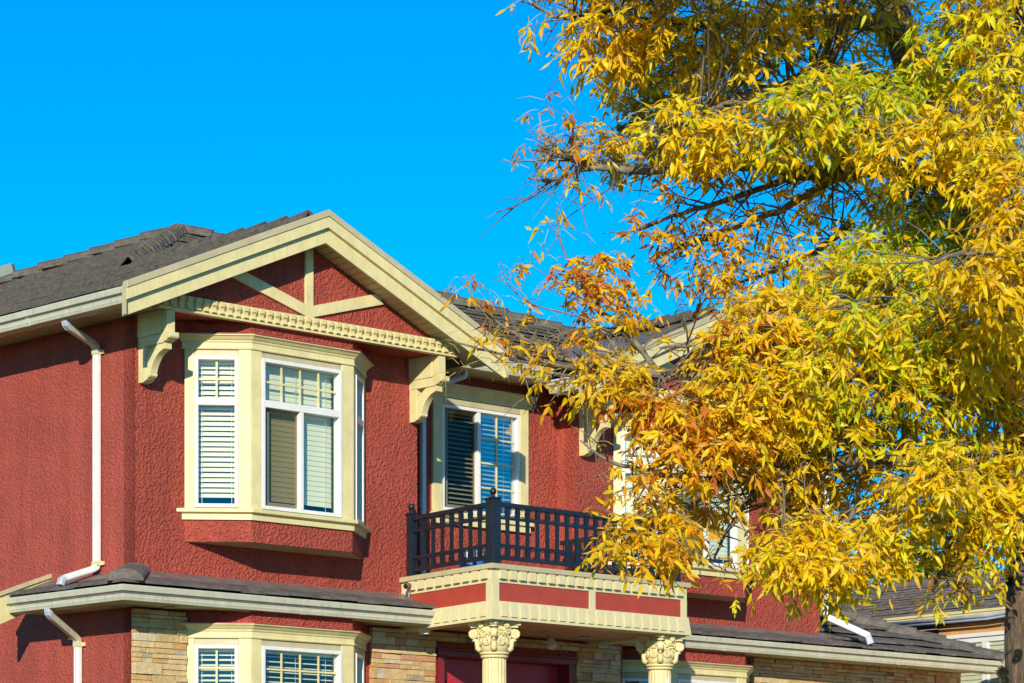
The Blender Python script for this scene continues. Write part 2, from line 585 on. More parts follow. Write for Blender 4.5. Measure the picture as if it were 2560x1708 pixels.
# ---------------------------------------------------------------- windows
def plane_T(p, q):
    p = Vector(p); q = Vector(q); d = (q - p).normalized(); n = Vector((-d.y, d.x))
    return lambda u, w, z: (p.x + d.x * u + n.x * w, p.y + d.y * u + n.y * w, z)

def window(T, u0, u1, z0, z1, name='window', rail=None, mull=None, grid_up=None, grid_lo=None, blind=None, screen=False, parent=house, gridmat='cream', sash=True, right='glass'):
    fw = 0.036
    g = G(T)
    g.box(u0, u0 + fw, -0.07, 0.022, z0, z1); g.box(u1 - fw, u1, -0.07, 0.022, z0, z1)
    g.box(u0 + fw, u1 - fw, -0.07, 0.0218, z1 - fw, z1); g.box(u0 + fw, u1 - fw, -0.07, 0.0218, z0, z0 + fw)
    zr = z0 + (z1 - z0) * rail if rail else None
    if rail:
        g.box(u0 + fw, u1 - fw, -0.06, 0.020, zr - 0.034, zr + 0.034)
    top_of_low = zr - 0.034 if rail else z1 - fw
    um = u0 + (u1 - u0) * mull if mull else None
    if mull:
        g.box(um - 0.022, um + 0.022, -0.06, 0.0195, z0 + fw, top_of_low)
    win = part(name, g, M['white'], house if parent is None else parent, bevel=0.004)
    # panes
    panes = []
    if rail:
        panes.append((u0 + fw, u1 - fw, zr + 0.034, z1 - fw, 'glass'))
    if mull:
        panes.append((u0 + fw, um - 0.022, z0 + fw, top_of_low, 'glass_screen' if screen else 'glass'))
        panes.append((um + 0.022, u1 - fw, z0 + fw, top_of_low, right))
    else:
        panes.append((u0 + fw, u1 - fw, z0 + fw, top_of_low, 'glass'))
    for a, b, c, d, m in panes:
        part('pane', G(T).box(a - 0.004, b + 0.004, -0.036, -0.030, c - 0.004, d + 0.004), M[m], win)
    if mull and sash:                      # the sliding sash behind the left pane
        us = u0 + fw + (um - u0) * (0.05 if not screen else 0.10)
        g = G(T)
        s0, s1 = us, us + 0.045
        g.box(s0, s1, -0.066, -0.042, z0 + fw + 0.01, top_of_low - 0.01)
        g.box(s1, um - 0.02, -0.066, -0.042, z0 + fw + 0.01, z0 + fw + 0.045)
        g.box(um + 0.03, um + 0.062, -0.066, -0.042, z0 + fw + 0.01, top_of_low - 0.01)
        part('sash', g, M['white'], win, bevel=0.003)
    def grid(a, b, c, d, nx, nz):
        g = G(T)
        for i in range(1, nx):
            u = a + (b - a) * i / nx
            g.box(u - 0.009, u + 0.009, -0.029, -0.021, c, d)
        for j in range(1, nz):
            z = c + (d - c) * j / nz
            g.box(a, b, -0.0288, -0.0208, z - 0.009, z + 0.009)
        part('muntin_grid', g, M[gridmat], win)
    if grid_up and rail:
        grid(u0 + fw, u1 - fw, zr + 0.034, z1 - fw, *grid_up)
    if grid_lo:
        grid(*panes[-1][:4], *grid_lo)
    if blind:
        tilt, mat = blind
        rail_o = part('window_blind', G(T).box(u0 + 0.02, u1 - 0.02, -0.150, -0.095, z1 - 0.06, z1 - 0.012), M[mat], house)
        sl = 0.025; c, s = math.cos(tilt) * sl, math.sin(tilt) * sl
        g0 = G(T)
        prof = [(-c, s), (c, -s)]
        th = 0.0016
        w0 = -0.122
        base = z1 - 0.085
        q = []
        for (w, z) in prof:
            q += [(w, z - th), (w, z + th)]
        pts0 = [(u0 + 0.022, w0 + w, base + z) for w, z in (q[0], q[2], (0, 0.006 - th), q[3], q[1])][:2]
        sec = [(-c, s - th), (0.0, 0.004 - th), (c, -s - th), (c, -s + th), (0.0, 0.004 + th), (-c, s + th)]
        g0.prism([(u0 + 0.022, w0 + w, base + z) for w, z in sec], [(u1 - 0.022, w0 + w, base + z) for w, z in sec])
        me = mesh_of('slat', g0, M[mat])
        n = int((z1 - z0 - 0.12) / 0.0485)
        for k in range(n):
            so = link('slat', me, rail_o, (0, 0, -0.0485 * k + random.uniform(-0.0015, 0.0015)))
        g = G(T)
        for f in (0.16, 0.84) if (u1 - u0) < 0.8 else (0.12, 0.5, 0.88):
            u = u0 + (u1 - u0) * f
            g.box(u - 0.002, u + 0.002, -0.095, -0.0935, z0 + 0.03, z1 - 0.06)
        part('cord', g, M[mat], rail_o)
    return win

def bay(ga, gb, dz, blinds, tall, name_side='left'):
    """three-sided bay: red body, cream sill, posts and crown, three windows"""
    A, C, D, B = [(x + ga, y + gb) for x, y in ((0.57, 0), (1.05, 0.40), (2.30, 0.40), (2.79, 0))]
    path = [A, C, D, B]
    zb = 4.71 + dz if tall is None else tall
    z_sill = 5.02 + dz; z_head = 6.52 + dz
    root = part('bay_window', G().sweep(path, [(-0.10, zb), (0, zb), (0, z_sill - 0.06), (-0.10, z_sill - 0.06)], wall=True), M['red'], house)
    inner = [(A[0] + 0.03, A[1] - 0.02), (C[0] + 0.02, C[1] - 0.05), (D[0] - 0.02, D[1] - 0.05), (B[0] - 0.03, B[1] - 0.02)]
    if tall is None:
        part('bay_soffit', G().ext_z([(A[0] + 0.02, A[1]), (C[0] + 0.012, C[1] - 0.015), (D[0] - 0.012, D[1] - 0.015), (B[0] - 0.02, B[1])], zb - 0.002, zb + 0.02), M['soffit'], root)
    part('bay_floor', G().ext_z(inner, z_sill - 0.06, z_sill - 0.02), M['cream'], root)
    part('sill', G().sweep(path, [(-0.08, z_sill - 0.105), (0.022, z_sill - 0.105), (0.022, z_sill - 0.048), (0.062, z_sill - 0.036), (0.062, z_sill - 0.004), (0.03, z_sill + 0.004), (-0.08, z_sill + 0.006)], wall=True), M['cream'], root, bevel=0.003)
    zt = z_head + 0.135
    part('crown_moulding', G().sweep(path, [(-0.08, z_head), (0.022, z_head), (0.028, z_head + 0.012), (0.020, z_head + 0.020), (0.020, z_head + 0.062), (0.030, z_head + 0.070), (0.034, z_head + 0.085), (0.046, z_head + 0.092), (0.068, z_head + 0.118), (0.085, z_head + 0.124), (0.085, zt), (-0.08, zt)], wall=True), M['cream'], root, bevel=0.002)
    part('head_cap', G().sweep(path, [(-0.08, zt + 0.001), (0.092, zt + 0.001), (0.092, zt + 0.007), (-0.08, zt + 0.012)], wall=True), M['red_panel'], root)
    ztop = 6.79 + dz if dz == 0 else 4.075
    part('bay_top', G().sweep(path, [(-0.10, zt), (0, zt), (0, ztop), (-0.10, ztop)], wall=True), M['red'], root)
    part('bay_roof', G().ext_z(inner, ztop - 0.03, ztop - 0.005), M['dark'], root)
    # cream posts that cover the corners
    for seg, (p, q) in enumerate(((A, C), (C, D), (D, B))):
        T = plane_T(p, q); L = (Vector(q) - Vector(p)).length
        u0, u1 = ((0.093, 0.505), (0.12, 1.106), (0.12, 0.53))[seg]
        zz0, zz1 = z_sill + 0.002, z_head + 0.005
        part('post', G(T).box(0.0, u0 - 0.001, -0.07, 0.012, zz0, zz1), M['cream'], root, bevel=0.003)
        part('post', G(T).box(u1 + 0.001, L, -0.07, 0.012, zz0, zz1), M['cream'], root, bevel=0.003)
        part('head_strip', G(T).box(u0, u1, -0.06, 0.002, z_head - 0.058, z_head - 0.001), M['tan'], root, bevel=0.003)
        part('sill_strip', G(T).box(u0, u1, -0.07, 0.0, z_sill + 0.003, z_sill + 0.012), M['cream'], root)
        wz0, wz1 = z_sill + 0.012, z_head - 0.060
        bl = blinds[seg]
        if seg == 1:
            window(T, u0, u1, wz0, wz1, rail=0.70, mull=0.49, grid_up=(4, 2), blind=bl, screen=(dz == 0), gridmat='cream')
        else:
            window(T, u0, u1, wz0, wz1, rail=0.70, grid_up=(2, 2) if seg == 0 else None, blind=bl, gridmat='cream')
    return root

OPEN, SHUT = R(50), R(82)
bay(0, 0, 0, [(OPEN, 'blind'), (SHUT, 'blind2'), None], None)
bay(0, 0, -2.72, [(R(22), 'blind'), (R(14), 'blind'), None], 1.9)
bay(*RG, 0, [(SHUT, 'blind2'), (SHUT, 'blind2'), None], None)
bay(*RG, -2.72, [None, (R(30), 'blind'), None], 1.9)

# middle window above the balcony, in the recess
Tm = plane_T((4.37, -0.75), (5.75, -0.75))
mw = window(Tm, 0.135, 1.27, 5.42, 6.545, mull=0.47, grid_lo=(2, 4), blind=(R(24), 'blind'), screen=True, gridmat='cream', right='glass_coated')
for u0, u1 in ((0.0, 0.134), (1.271, 1.39)):
    part('casing', G(Tm).box(u0, u1, -0.02, 0.03, 5.40, 6.62), M['cream'], mw, bevel=0.003)
part('head_strip', G(Tm).box(0.135, 1.27, -0.05, 0.028, 6.547, 6.612), M['tan'], mw, bevel=0.003)
g = G(Tm)
g.ext_a([(-0.02, 6.615), (0.035, 6.615), (0.035, 6.665), (0.05, 6.685), (0.065, 6.715), (0.10, 6.73), (0.10, 6.755), (-0.02, 6.765)], -0.06, 1.45)
part('crown_moulding', g, M['cream'], mw, bevel=0.002)
g = G(Tm)
g.box(-0.04, 1.43, -0.02, 0.075, 5.345, 5.385); g.box(-0.02, 1.41, -0.02, 0.045, 5.275, 5.3449); g.box(0.0, 1.39, -0.02, 0.028, 5.385, 5.419)
part('sill', g, M['cream'], mw, bevel=0.003)

# ---------------------------------------------------------------- gables, brackets, dentil bands
PITCH = 0.43
def arc(cx, cz, r, t0, t1, n):
    return [(cx + r * math.cos(R(t0 + (t1 - t0) * k / n)), cz + r * math.sin(R(t0 + (t1 - t0) * k / n))) for k in range(n + 1)]

def bracket(a, gb):
    w = 0.095
    T = lambda x, y, z: (x + a, y + gb, z)
    g = G(T)
    g.ext_a([(0, 6.135), (0.075, 6.135), (0.106, 6.150), (0.106, 6.462), (0.0, 6.462)], 0, w)
    root = part('bracket', g, M['cream'], house, bevel=0.003)
    g = G(T)
    g.ext_a([(0.0, 6.4622), (0.385, 6.4622), (0.40, 6.475), (0.435, 6.478), (0.445, 6.492), (0.485, 6.497), (0.495, 6.512), (0.495, 6.550), (0.0, 6.550)], -0.004, w + 0.004)
    part('arm', g, M['cream'], root, bevel=0.003)
    g = G(T)
    g.box(-0.012, w + 0.012, 0.0, 0.352, 6.552, 6.775)
    part('block', g, M['cream'], root, bevel=0.004)
    g = G(T)
    g.box(0.002, w - 0.002, 0.358, 0.44, 6.551, 6.762)
    part('post', g, M['cream'], root, bevel=0.003)
    # curved brace between leg and arm
    outer = arc(0.430, 6.150, 0.262, 172, 100, 14)
    inner = arc(0.400, 6.120, 0.372, 100, 172, 14)
    outer = [p for p in outer]
    inner = [(max(b, 0.1062), min(z, 6.4618)) for b, z in inner]
    poly = outer + [(0.40, outer[-1][1]), (0.40, 6.4619)] + inner
    g = G(T)
    n = len(poly)
    g.prism([(0.008, b, z) for b, z in poly], [(w - 0.008, b, z) for b, z in poly])
    part('brace', g, M['cream'], root, bevel=0.002)
    g = G(T)
    g.ext_a([(0.1062, 6.150), (0.128, 6.158), (0.138, 6.172), (0.160, 6.176), (0.176, 6.190), (0.176, 6.206), (0.1062, 6.206)], 0.004, w - 0.004)
    part('foot', g, M['cream'], root, bevel=0.002)
    return root

def dentil_band(ga, gb, a0, a1):
    g = G()
    g.box(ga + a0, ga + a1, gb + 0.395, gb + 0.442, 6.763, 6.912)
    band = part('dentil_band', g, M['cream'], house, bevel=0.002)
    g = G(); g.box(ga + a0, ga + a1, gb + 0.4421, gb + 0.462, 6.764, 6.786)
    part('fillet', g, M['cream'], band, bevel=0.002)
    g = G(); g.box(ga + a0, ga + a1, gb + 0.4421, gb + 0.452, 6.868, 6.910)
    g.box(ga + a0, ga + a1, gb + 0.4521, gb + 0.458, 6.885, 6.9105)
    part('top_moulding', g, M['cream'], band)
    # one dentil: square head with a hollowed foot
    g = G()
    sec = [(0.4425, 6.787), (0.4425, 6.905), (0.486, 6.905), (0.486, 6.860), (0.474, 6.852), (0.468, 6.838), (0.470, 6.820), (0.480, 6.806), (0.486, 6.802), (0.486, 6.796)]
    g.ext_a([(gb + b, z) for b, z in sec], 0, 0.052)
    me = mesh_of('dentil', g, M['cream'])
    a = ga + a0 + 0.03
    while a < ga + a1 - 0.08:
        link('dentil', me, band, (a, 0, 0)); a += 0.0938
    return band

def rake_poly(ga, apex, half, d0, d1):
    """the two sloping strips of a gable: z from apex-d0 down to apex-d1"""
    c = ga + 1.74
    return [[(c - half, apex - PITCH * half - d0), (c, apex - d0), (c, apex - d1), (c - half, apex - PITCH * half - d1)],
            [(c, apex - d0), (c + half, apex - PITCH * half - d0), (c + half, apex - PITCH * half - d1), (c, apex - d1)]]

def gable(ga, gb):
    c = ga + 1.74; AP = 7.89
    # overhanging triangle of stucco
    g = G()
    h = (AP - 0.275 - 6.79) / PITCH
    a0, a1 = max(c - h, ga - 0.02), min(c + h, ga + 3.56)
    zz = lambda a: AP - 0.275 - PITCH * abs(a - c)
    g.ext_b([(a0, 6.79), (a1, 6.79), (a1, zz(a1)), (c, zz(c)), (a0, zz(a0))], gb - 0.2, gb + 0.40)
    tri = part('gable_wall', g, M['red'], house)
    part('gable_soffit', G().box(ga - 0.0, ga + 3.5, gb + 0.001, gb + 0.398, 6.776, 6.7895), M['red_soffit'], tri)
    # truss pattern: king post and two struts
    g = G(); g.box(c - 0.047, c + 0.047, gb + 0.401, gb + 0.430, 6.913, zz(c) + 0.01)
    truss = part('truss', g, M['cream'], house, bevel=0.003)
    for s in (-1, 1):
        x0 = c + s * 0.048
        g = G().ext_b([(x0, 6.925), (x0, 7.035), (c + s * 0.86, 7.265), (c + s * 0.90, 7.230), (c + s * 0.94, 7.170)], gb + 0.401, gb + 0.4298)
        part('strut', g, M['cream'], truss, bevel=0.003)
    bracket(ga + 0.035, gb); bracket(ga + 3.395, gb)
    dentil_band(ga, gb, -0.06, 3.64)
    half = 2.35
    # barge boards and their metal edge
    for (d0, d1, b0, b1, mat, nm) in ((0.052, 0.158, 0.672, 0.712, 'cream', 'barge_board'), (0.150, 0.300, 0.640, 0.6715, 'cream', 'barge_board'), (-0.012, 0.050, 0.650, 0.722, 'tan', 'drip_edge')):
        for poly in rake_poly(ga, AP, half, d0, d1):
            part(nm, G().ext_b(poly, gb + b0, gb + b1), M[mat], house, bevel=0.003)
    for s in (-1, 1):
        x = c + s * half; zt = AP - PITCH * half
        g = G().box(x - 0.012 if s < 0 else x + 0.001, x - 0.001 if s < 0 else x + 0.012, gb + 0.655, gb + 0.709, zt - 0.29, zt - 0.02)
        part('barge_end', g, M['tan'], house)
    # soffit boards under the rake
    for s in (-1, 1):
        base = None
        n = 25; w = (half - 0.02) / 27
        g0 = G()
        dz0 = PITCH * (w - 0.013)
        g0.prism([(0, 0.40, 0), (w - 0.013, 0.40, -dz0), (w - 0.013, 0.638, -dz0), (0, 0.638, 0)],
                 [(0, 0.40, 0.012), (w - 0.013, 0.40, -dz0 + 0.012), (w - 0.013, 0.638, -dz0 + 0.012), (0, 0.638, 0.012)])
        gb0 = G()
        hf = half - 0.20
        p = [(0.01, AP - 0.262), (hf, AP - 0.262 - PITCH * hf), (hf, AP - 0.25 - PITCH * hf), (0.01, AP - 0.25)]
        gb0.ext_b([(c + s * x, z) for x, z in p], gb + 0.401, gb + 0.64)
        back = part('rake_soffit', gb0, M['tan'], house)
        if s < 0:
            g0.v = [(-x, y, z) for x, y, z in g0.v]
        me = mesh_of('soffit_board', g0, M['soffit'])
        for k in range(n):
            link('soffit_board', me, back, (c + s * (0.012 + k * w), -gb, AP - 0.275 - PITCH * k * w))
gable(0, 0)
gable(*RG)

# ---------------------------------------------------------------- roofs
def clip_poly(poly, conv):
    """Sutherland-Hodgman: poly (list of 2D) by a convex polygon"""
    area = sum(conv[i][0] * conv[(i + 1) % len(conv)][1] - conv[(i + 1) % len(conv)][0] * conv[i][1] for i in range(len(conv)))
    cv = conv if area > 0 else conv[::-1]
    out = list(poly)
    for i in range(len(cv)):
        p, q = cv[i], cv[(i + 1) % len(cv)]
        ins = lambda s: (q[0] - p[0]) * (s[1] - p[1]) - (q[1] - p[1]) * (s[0] - p[0]) >= -1e-9
        src, out = out, []
        for k in range(len(src)):
            s, e = src[k - 1], src[k]
            a, b = ins(s), ins(e)
            if a != b:
                d1 = (q[0] - p[0]) * (s[1] - p[1]) - (q[1] - p[1]) * (s[0] - p[0])
                d2 = (q[0] - p[0]) * (e[1] - p[1]) - (q[1] - p[1]) * (e[0] - p[0])
                t = d1 / (d1 - d2)
                out.append((s[0] + t * (e[0] - s[0]), s[1] + t * (e[1] - s[1])))
            if b:
                out.append(e)
        if not out:
            return []
    return out

def to_pixel(a, b, z):
    w = to_world(a, b, z)
    return 1280 + 7117 * w.x / w.y, 2180 - 7117 * (z - 1.6) / w.y

TILES = []          # (rank, roof part, geometry) collected, so that only the largest ones become separate
def tiled(polys, zf, updir, eave, mat='tile', expo=0.325, wid=0.30, deck_mat='flash', rank=1.0, lift=0.0, seed=1, both=False):
    """polys: convex plan polygons (a, b) on the plane zf(a, b); updir: plan unit vector up the slope; eave: value of (a,b).updir at the eave"""
    rnd = random.Random(seed)
    u = Vector(updir); v = Vector((-u.y, u.x))
    slope = (zf(u.x, u.y) - zf(0, 0)); k = math.sqrt(1 + slope * slope)
    e = expo / k
    g = G()
    for poly in polys:
        g.prism([(a, b, zf(a, b) - 0.075) for a, b in poly], [(a, b, zf(a, b) - 0.11) for a, b in poly])
    roof = part('roof', g, M[deck_mat], house)
    for poly in polys:
        us = [Vector(p).dot(u) for p in poly]; vs = [Vector(p).dot(v) for p in poly]
        r0 = int(math.floor((min(us) - eave) / e)); r1 = int(math.ceil((max(us) - eave) / e))
        for r in range(max(r0, 0), r1):
            off = (r % 2) * wid * 0.5 + rnd.uniform(-0.02, 0.02)
            c0 = int(math.floor((min(vs) - off) / wid)); c1 = int(math.ceil((max(vs) - off) / wid))
            for c in range(c0, c1):
                s0 = eave + r * e; s1 = s0 + e * 1.12
                t0 = off + c * wid + 0.003; t1 = t0 + wid - 0.006
                rect = [(t0, s0), (t1, s0), (t1, s1), (t0, s1)]
                conv = [(Vector(p).dot(v), Vector(p).dot(u)) for p in poly]
                q = clip_poly(rect, conv)
                if len(q) < 3:
                    continue
                j = rnd.uniform(-0.006, 0.006)
                top, bot = [], []
                for t, s in q:
                    p = v * t + u * s
                    h = 0.012 - 0.052 * (s - s0) / (e * 1.12) + j + lift
                    top.append((p.x, p.y, zf(p.x, p.y) + h)); bot.append((p.x, p.y, zf(p.x, p.y) + h - 0.027))
                gg = G().prism(bot, top)
                cx = sum(p[0] for p in top) / len(top); cy = sum(p[1] for p in top) / len(top)
                px, py = to_pixel(cx, cy, top[0][2])
                vis = -60 < px < 2620 and -50 < py < 1760
                area = abs(sum(q[i][0] * q[(i + 1) % len(q)][1] - q[(i + 1) % len(q)][0] * q[i][1] for i in range(len(q)))) / 2
                TILES.append((rank * area * (1 if vis else 0.001), roof, gg, mat))
    return roof

def caps(p, q, mat='tile', L=0.40, w=0.24, h=0.085, over=0.06, roofpart=None, jit=0.01, seed=3):
    """overlapping angular ridge tiles from the lower end p to the upper end q"""
    rnd = random.Random(seed)
    p = Vector(p); q = Vector(q); d = (q - p); n = max(1, int(d.length / (L - over))); d.normalize()
    s = d.cross(Vector((0, 0, 1))).normalized(); up = s.cross(d)
    holder = roofpart
    for k in range(n):
        o = p + d * (k * (L - over)) + up * rnd.uniform(-jit, jit) * 0.6 + s * rnd.uniform(-jit, jit)
        sec = [(-w / 2, -0.075), (-w * 0.32, 0.005), (0, h * 0.55), (w * 0.32, 0.005), (w / 2, -0.075), (w / 2 - 0.03, -0.085), (0, h * 0.2), (-w / 2 + 0.03, -0.085)]
        lo = 0.030
        g = G()
        g.prism([o + s * x + up * (y + lo) for x, y in sec], [o + d * L + s * x * 0.92 + up * (y - 0.004) for x, y in sec])
        part('ridge_cap', g, M[mat], holder, bevel=0.006)

zL = lambda a, b: 7.138 + 0.43 * a
zF = lambda a, b: 6.9225 - 0.39 * b
PK = (5.43, -6.53, 9.473)
roof_left = tiled([[(-0.555, 0.64), (1.74, 0.64), (1.74, -2.47), (-0.555, -2.47)], [(-0.555, -2.47), (1.74, -2.47), (5.43, -6.53), (-0.555, -15.33)]],
                  zL, (1, 0), -0.555, rank=0.30, seed=2)
roof_front = tiled([[(3.95, -0.30), (6.07, -0.30), (7.97, -2.48), (1.74, -2.48)], [(1.74, -2.48), (9.70, -2.48), (5.43, -6.53)]], zF, (0, -1), 0.30, rank=0.8, seed=3)
zR = lambda a, b: 7.89 - 0.43 * (7.968 - a)
roof_rg = tiled([[(5.67, 0.19), (7.968, 0.19), (7.968, -2.48), (6.07, -0.30), (5.67, -0.30)]], zR, (1, 0), 5.67, rank=0.7, seed=4)
g = G()
for c, gb, x in ((1.74, 0, 4.08), (7.968, -0.45, 10.33)):
    zz = lambda a: 7.89 - 0.43 * (a - c) - 0.07
    g.prism([(c, gb + 0.64, zz(c)), (x, gb + 0.64, zz(x)), (x, -0.33 if c < 2 else -6, zz(x)), (c, -2.45, zz(c))],
            [(c, gb + 0.64, zz(c) - 0.03), (x, gb + 0.64, zz(x) - 0.03), (x, -0.33 if c < 2 else -6, zz(x) - 0.03), (c, -2.45, zz(c) - 0.03)])
part('roof', g, M['tile'], house)
g = G()                                        # the far sides of the pyramid
g.add([PK, (10.33, -1.6, 7.3), (10.33, -14, 6.9), (-0.6, -15.4, 6.88), (4.318, -8.18, 8.99)], [(0, 1, 2), (0, 2, 3), (0, 3, 4)])
part('roof', g, M['tile'], house)
caps((1.66, -2.40, 7.885), (5.43, -6.53, 9.500), roofpart=roof_left, h=0.085)
caps((-0.6 + 2.6, -11.6, 8.03), (5.40, -6.58, 9.50), roofpart=roof_left, jit=0.02)
caps((1.74, 0.42, 7.880), (1.74, -2.30, 7.880), roofpart=roof_left)
caps((9.30, -2.87, 8.09), (5.43, -6.53, 9.50), roofpart=roof_front)
caps((7.968, -0.03, 7.880), (7.968, -2.40, 7.880), roofpart=roof_rg)
g = G(); g.lathe(5.80, -6.45, [(0.05, 9.40), (0.06, 9.47), (0.05, 9.51), (0.02, 9.525)], 10)
part('roof_vent', g, M['galv'], roof_left)
g = G()
for k in range(4):
    p = Vector((4.2 - k * 0.95, -8.3 - k * 1.45, 9.02 - k * 0.405)); q = p + Vector((-0.93, -1.42, -0.397))
    g.bar(p + Vector((0, 0, 0.06)), q + Vector((0, 0, 0.06)), 0.10, 0.13)
part('ridge_sheet', g, M['green_sheet'], roof_left, label='greenish metal sheet over the far hip')

# lower roofs: skirt round the left front, skirt and wing on the right
LS = 0.36
zS = lambda a, b: 4.235 - LS * (b - 0.50)
zSl = lambda a, b: 4.235 - LS * (-a - 0.50)
SK = dict(expo=0.42, wid=0.285, mat='tile_clean', rank=2.0)
rs1 = tiled([[(-0.50, 0.50), (3.34, 0.50), (3.34, 0.12), (-0.12, 0.12)]], zS, (0, -1), -0.50, seed=5, **SK)
rs2 = tiled([[(-0.50, 0.50), (-0.12, 0.12), (-0.12, -1.34), (-0.50, -1.34)]], zSl, (1, 0), -0.50, seed=6, **SK)
zW = lambda a, b: 4.262 - 0.385 * (b - 0.05)
rs3 = tiled([[(5.95, 0.05), (10.304, 0.05), (10.304, -0.34), (5.95, -0.34)]], zW, (0, -1), -0.05, seed=7, **SK)
rs4 = tiled([[(10.304, 0.05), (13.2, 0.05), (10.304, -2.846)]], zW, (0, -1), -0.05, seed=8, expo=0.33, wid=0.30, mat='tile_clean', rank=2.0)
g = G(); g.add([(13.2, 0.05, 4.21), (13.2, -6, 4.21), (10.304, -6, 5.30), (10.304, -2.846, 5.30)], [(0, 1, 2, 3)])
part('roof', g, M['tile_clean'], house)
caps((13.22, 0.07, 4.275), (10.30, -2.85, 5.40), 'tile_clean', roofpart=rs4, L=0.42, over=0.04)
# flashing strips along the walls
g = G()
g.sweep([(-0.0, -1.36), (0.0, 0.0), (3.36, 0.0)], [(0.004, 4.315), (0.215, 4.315), (0.218, 4.322), (0.02, 4.400), (0.004, 4.402)])
part('flashing', g, M['flash'], rs1)
g = G(); g.ext_a([(RG[1] + 0.001, 4.34), (RG[1] + 0.20, 4.34), (RG[1] + 0.203, 4.348), (RG[1] + 0.02, 4.425), (RG[1] + 0.001, 4.427)], 6.0, 10.42)
part('flashing', g, M['flash'], rs3)
# hip cap at the corner of the skirt
for (t0, t1, r) in ((0.02, 0.34, 0.135), (0.26, 0.44, 0.155)):
    g = G()
    ring = []
    for t, rr in ((t0, r * 0.9), (t1, r)):
        z = 4.415 - 0.34 * (t - 0.05)
        c = Vector((-t, t, z - 0.045)); s = Vector((0.7071, 0.7071, 0)); up = Vector((0, 0, 1))
        ring.append([c + s * rr * math.cos(R(x)) * 1.15 + up * rr * 0.72 * max(0, math.sin(R(x))) for x in range(-10, 191, 20)])
    g.prism(ring[0], ring[1])
    part('hip_cap', g, M['tile_clean'], rs1, bevel=0.006)
part('lead_corner', G().sweep([(-0.0, -0.16), (0.0, 0.0), (0.16, 0.0)], [(0.001, 4.39), (0.02, 4.39), (0.02, 4.43), (0.001, 4.445)]), M['tile_clean'], rs1)

# turn the collected tiles into objects: the 290 largest singly, the others joined per roof
TILES.sort(key=lambda t: -t[0])
for rk, roof, gg, mat in TILES[:290]:
    part('roof_tile', gg, M[mat], roof)
rest = {}
for rk, roof, gg, mat in TILES[290:]:
    rest.setdefault((roof.name, mat), (roof, G()))[1].add(gg.v, gg.f)
for (nm, mat), (roof, gg) in rest.items():
    part('roof_tiles', gg, M[mat], roof, kind='stuff')

# ---------------------------------------------------------------- gutters, fascias, soffits
def gutter_prof(d0, zt, hgt=0.138):
    """K-style gutter section, d measured outwards, d0 at the back"""
    return [(d0, zt - 0.01), (d0, zt - hgt), (d0 + 0.085, zt - hgt), (d0 + 0.092, zt - hgt + 0.022), (d0 + 0.096, zt - hgt + 0.030), (d0 + 0.092, zt - hgt + 0.036),
            (d0 + 0.098, zt - hgt * 0.46), (d0 + 0.122, zt - hgt * 0.40), (d0 + 0.130, zt - 0.012), (d0 + 0.130, zt), (d0 + 0.112, zt), (d0 + 0.112, zt - 0.016), (d0 + 0.080, zt - 0.05), (d0 + 0.02, zt - 0.05), (d0 + 0.01, zt - 0.01)]
gu = part('gutter', G().sweep([(0, -14.0), (0, 0.638)], gutter_prof(0.455, 6.862)), M['gutter'], house, bevel=0.002, label='weathered upper gutter with mould streaks')
gl = part('gutter', G().sweep([(0, -1.36), (0, 0), (3.335, 0)], gutter_prof(0.395, 4.198)), M['gutter'], house, bevel=0.002)
part('gutter', G().sweep([(5.92, RG[1]), (13.24 - 0.0, RG[1])], gutter_prof(0.395, 4.222)), M['gutter'], house, bevel=0.002)
part('gutter', G().sweep([(4.05, -0.75), (5.66, -0.75)], gutter_prof(0.395, 6.99)), M['gutter'], house, bevel=0.002)
part('gutter', G().sweep([(RG[0], -0.30), (RG[0], 0.19)], gutter_prof(0.48, 6.862)), M['gutter'], house, bevel=0.002)
def seam(path, d0, zt):
    pr = gutter_prof(d0, zt)
    part('gutter_seam', G().sweep(path, [(d + (0.003 if d > d0 + 0.05 else 0), z - (0.003 if z < zt - 0.1 else 0)) for d, z in pr]), M['gutter'], house)
for b in (-0.95,):
    seam([(0, b - 0.03), (0, b + 0.03)], 0.455, 6.862)
for a in (1.62,):
    seam([(a - 0.03, 0), (a + 0.03, 0)], 0.395, 4.198)
for a in (8.1, 11.2):
    seam([(a - 0.03, RG[1]), (a + 0.03, RG[1])], 0.395, 4.222)
g = G()
for z0, z1, pth in ((4.05, 4.19, [(0, -1.36), (0, 0), (3.33, 0)]),):
    g.sweep(pth, [(0.375, z0), (0.394, z0), (0.394, z1), (0.375, z1)])
g.box(-0.454, -0.436, -14, 0.64, 6.715, 6.86)
g.box(5.93, 13.0, RG[1] + 0.375, RG[1] + 0.394, 4.07, 4.21)
g.box(4.06, 5.66, -0.375, -0.356, 6.85, 6.98)
g.box(RG[0] - 0.48, RG[0] - 0.46, -0.3, 0.19, 6.72, 6.86)
g.box(12.9, 13.18, RG[1] + 0.3, RG[1] + 0.394, 4.07, 4.21)
part('fascia', g, M['cream'], house)

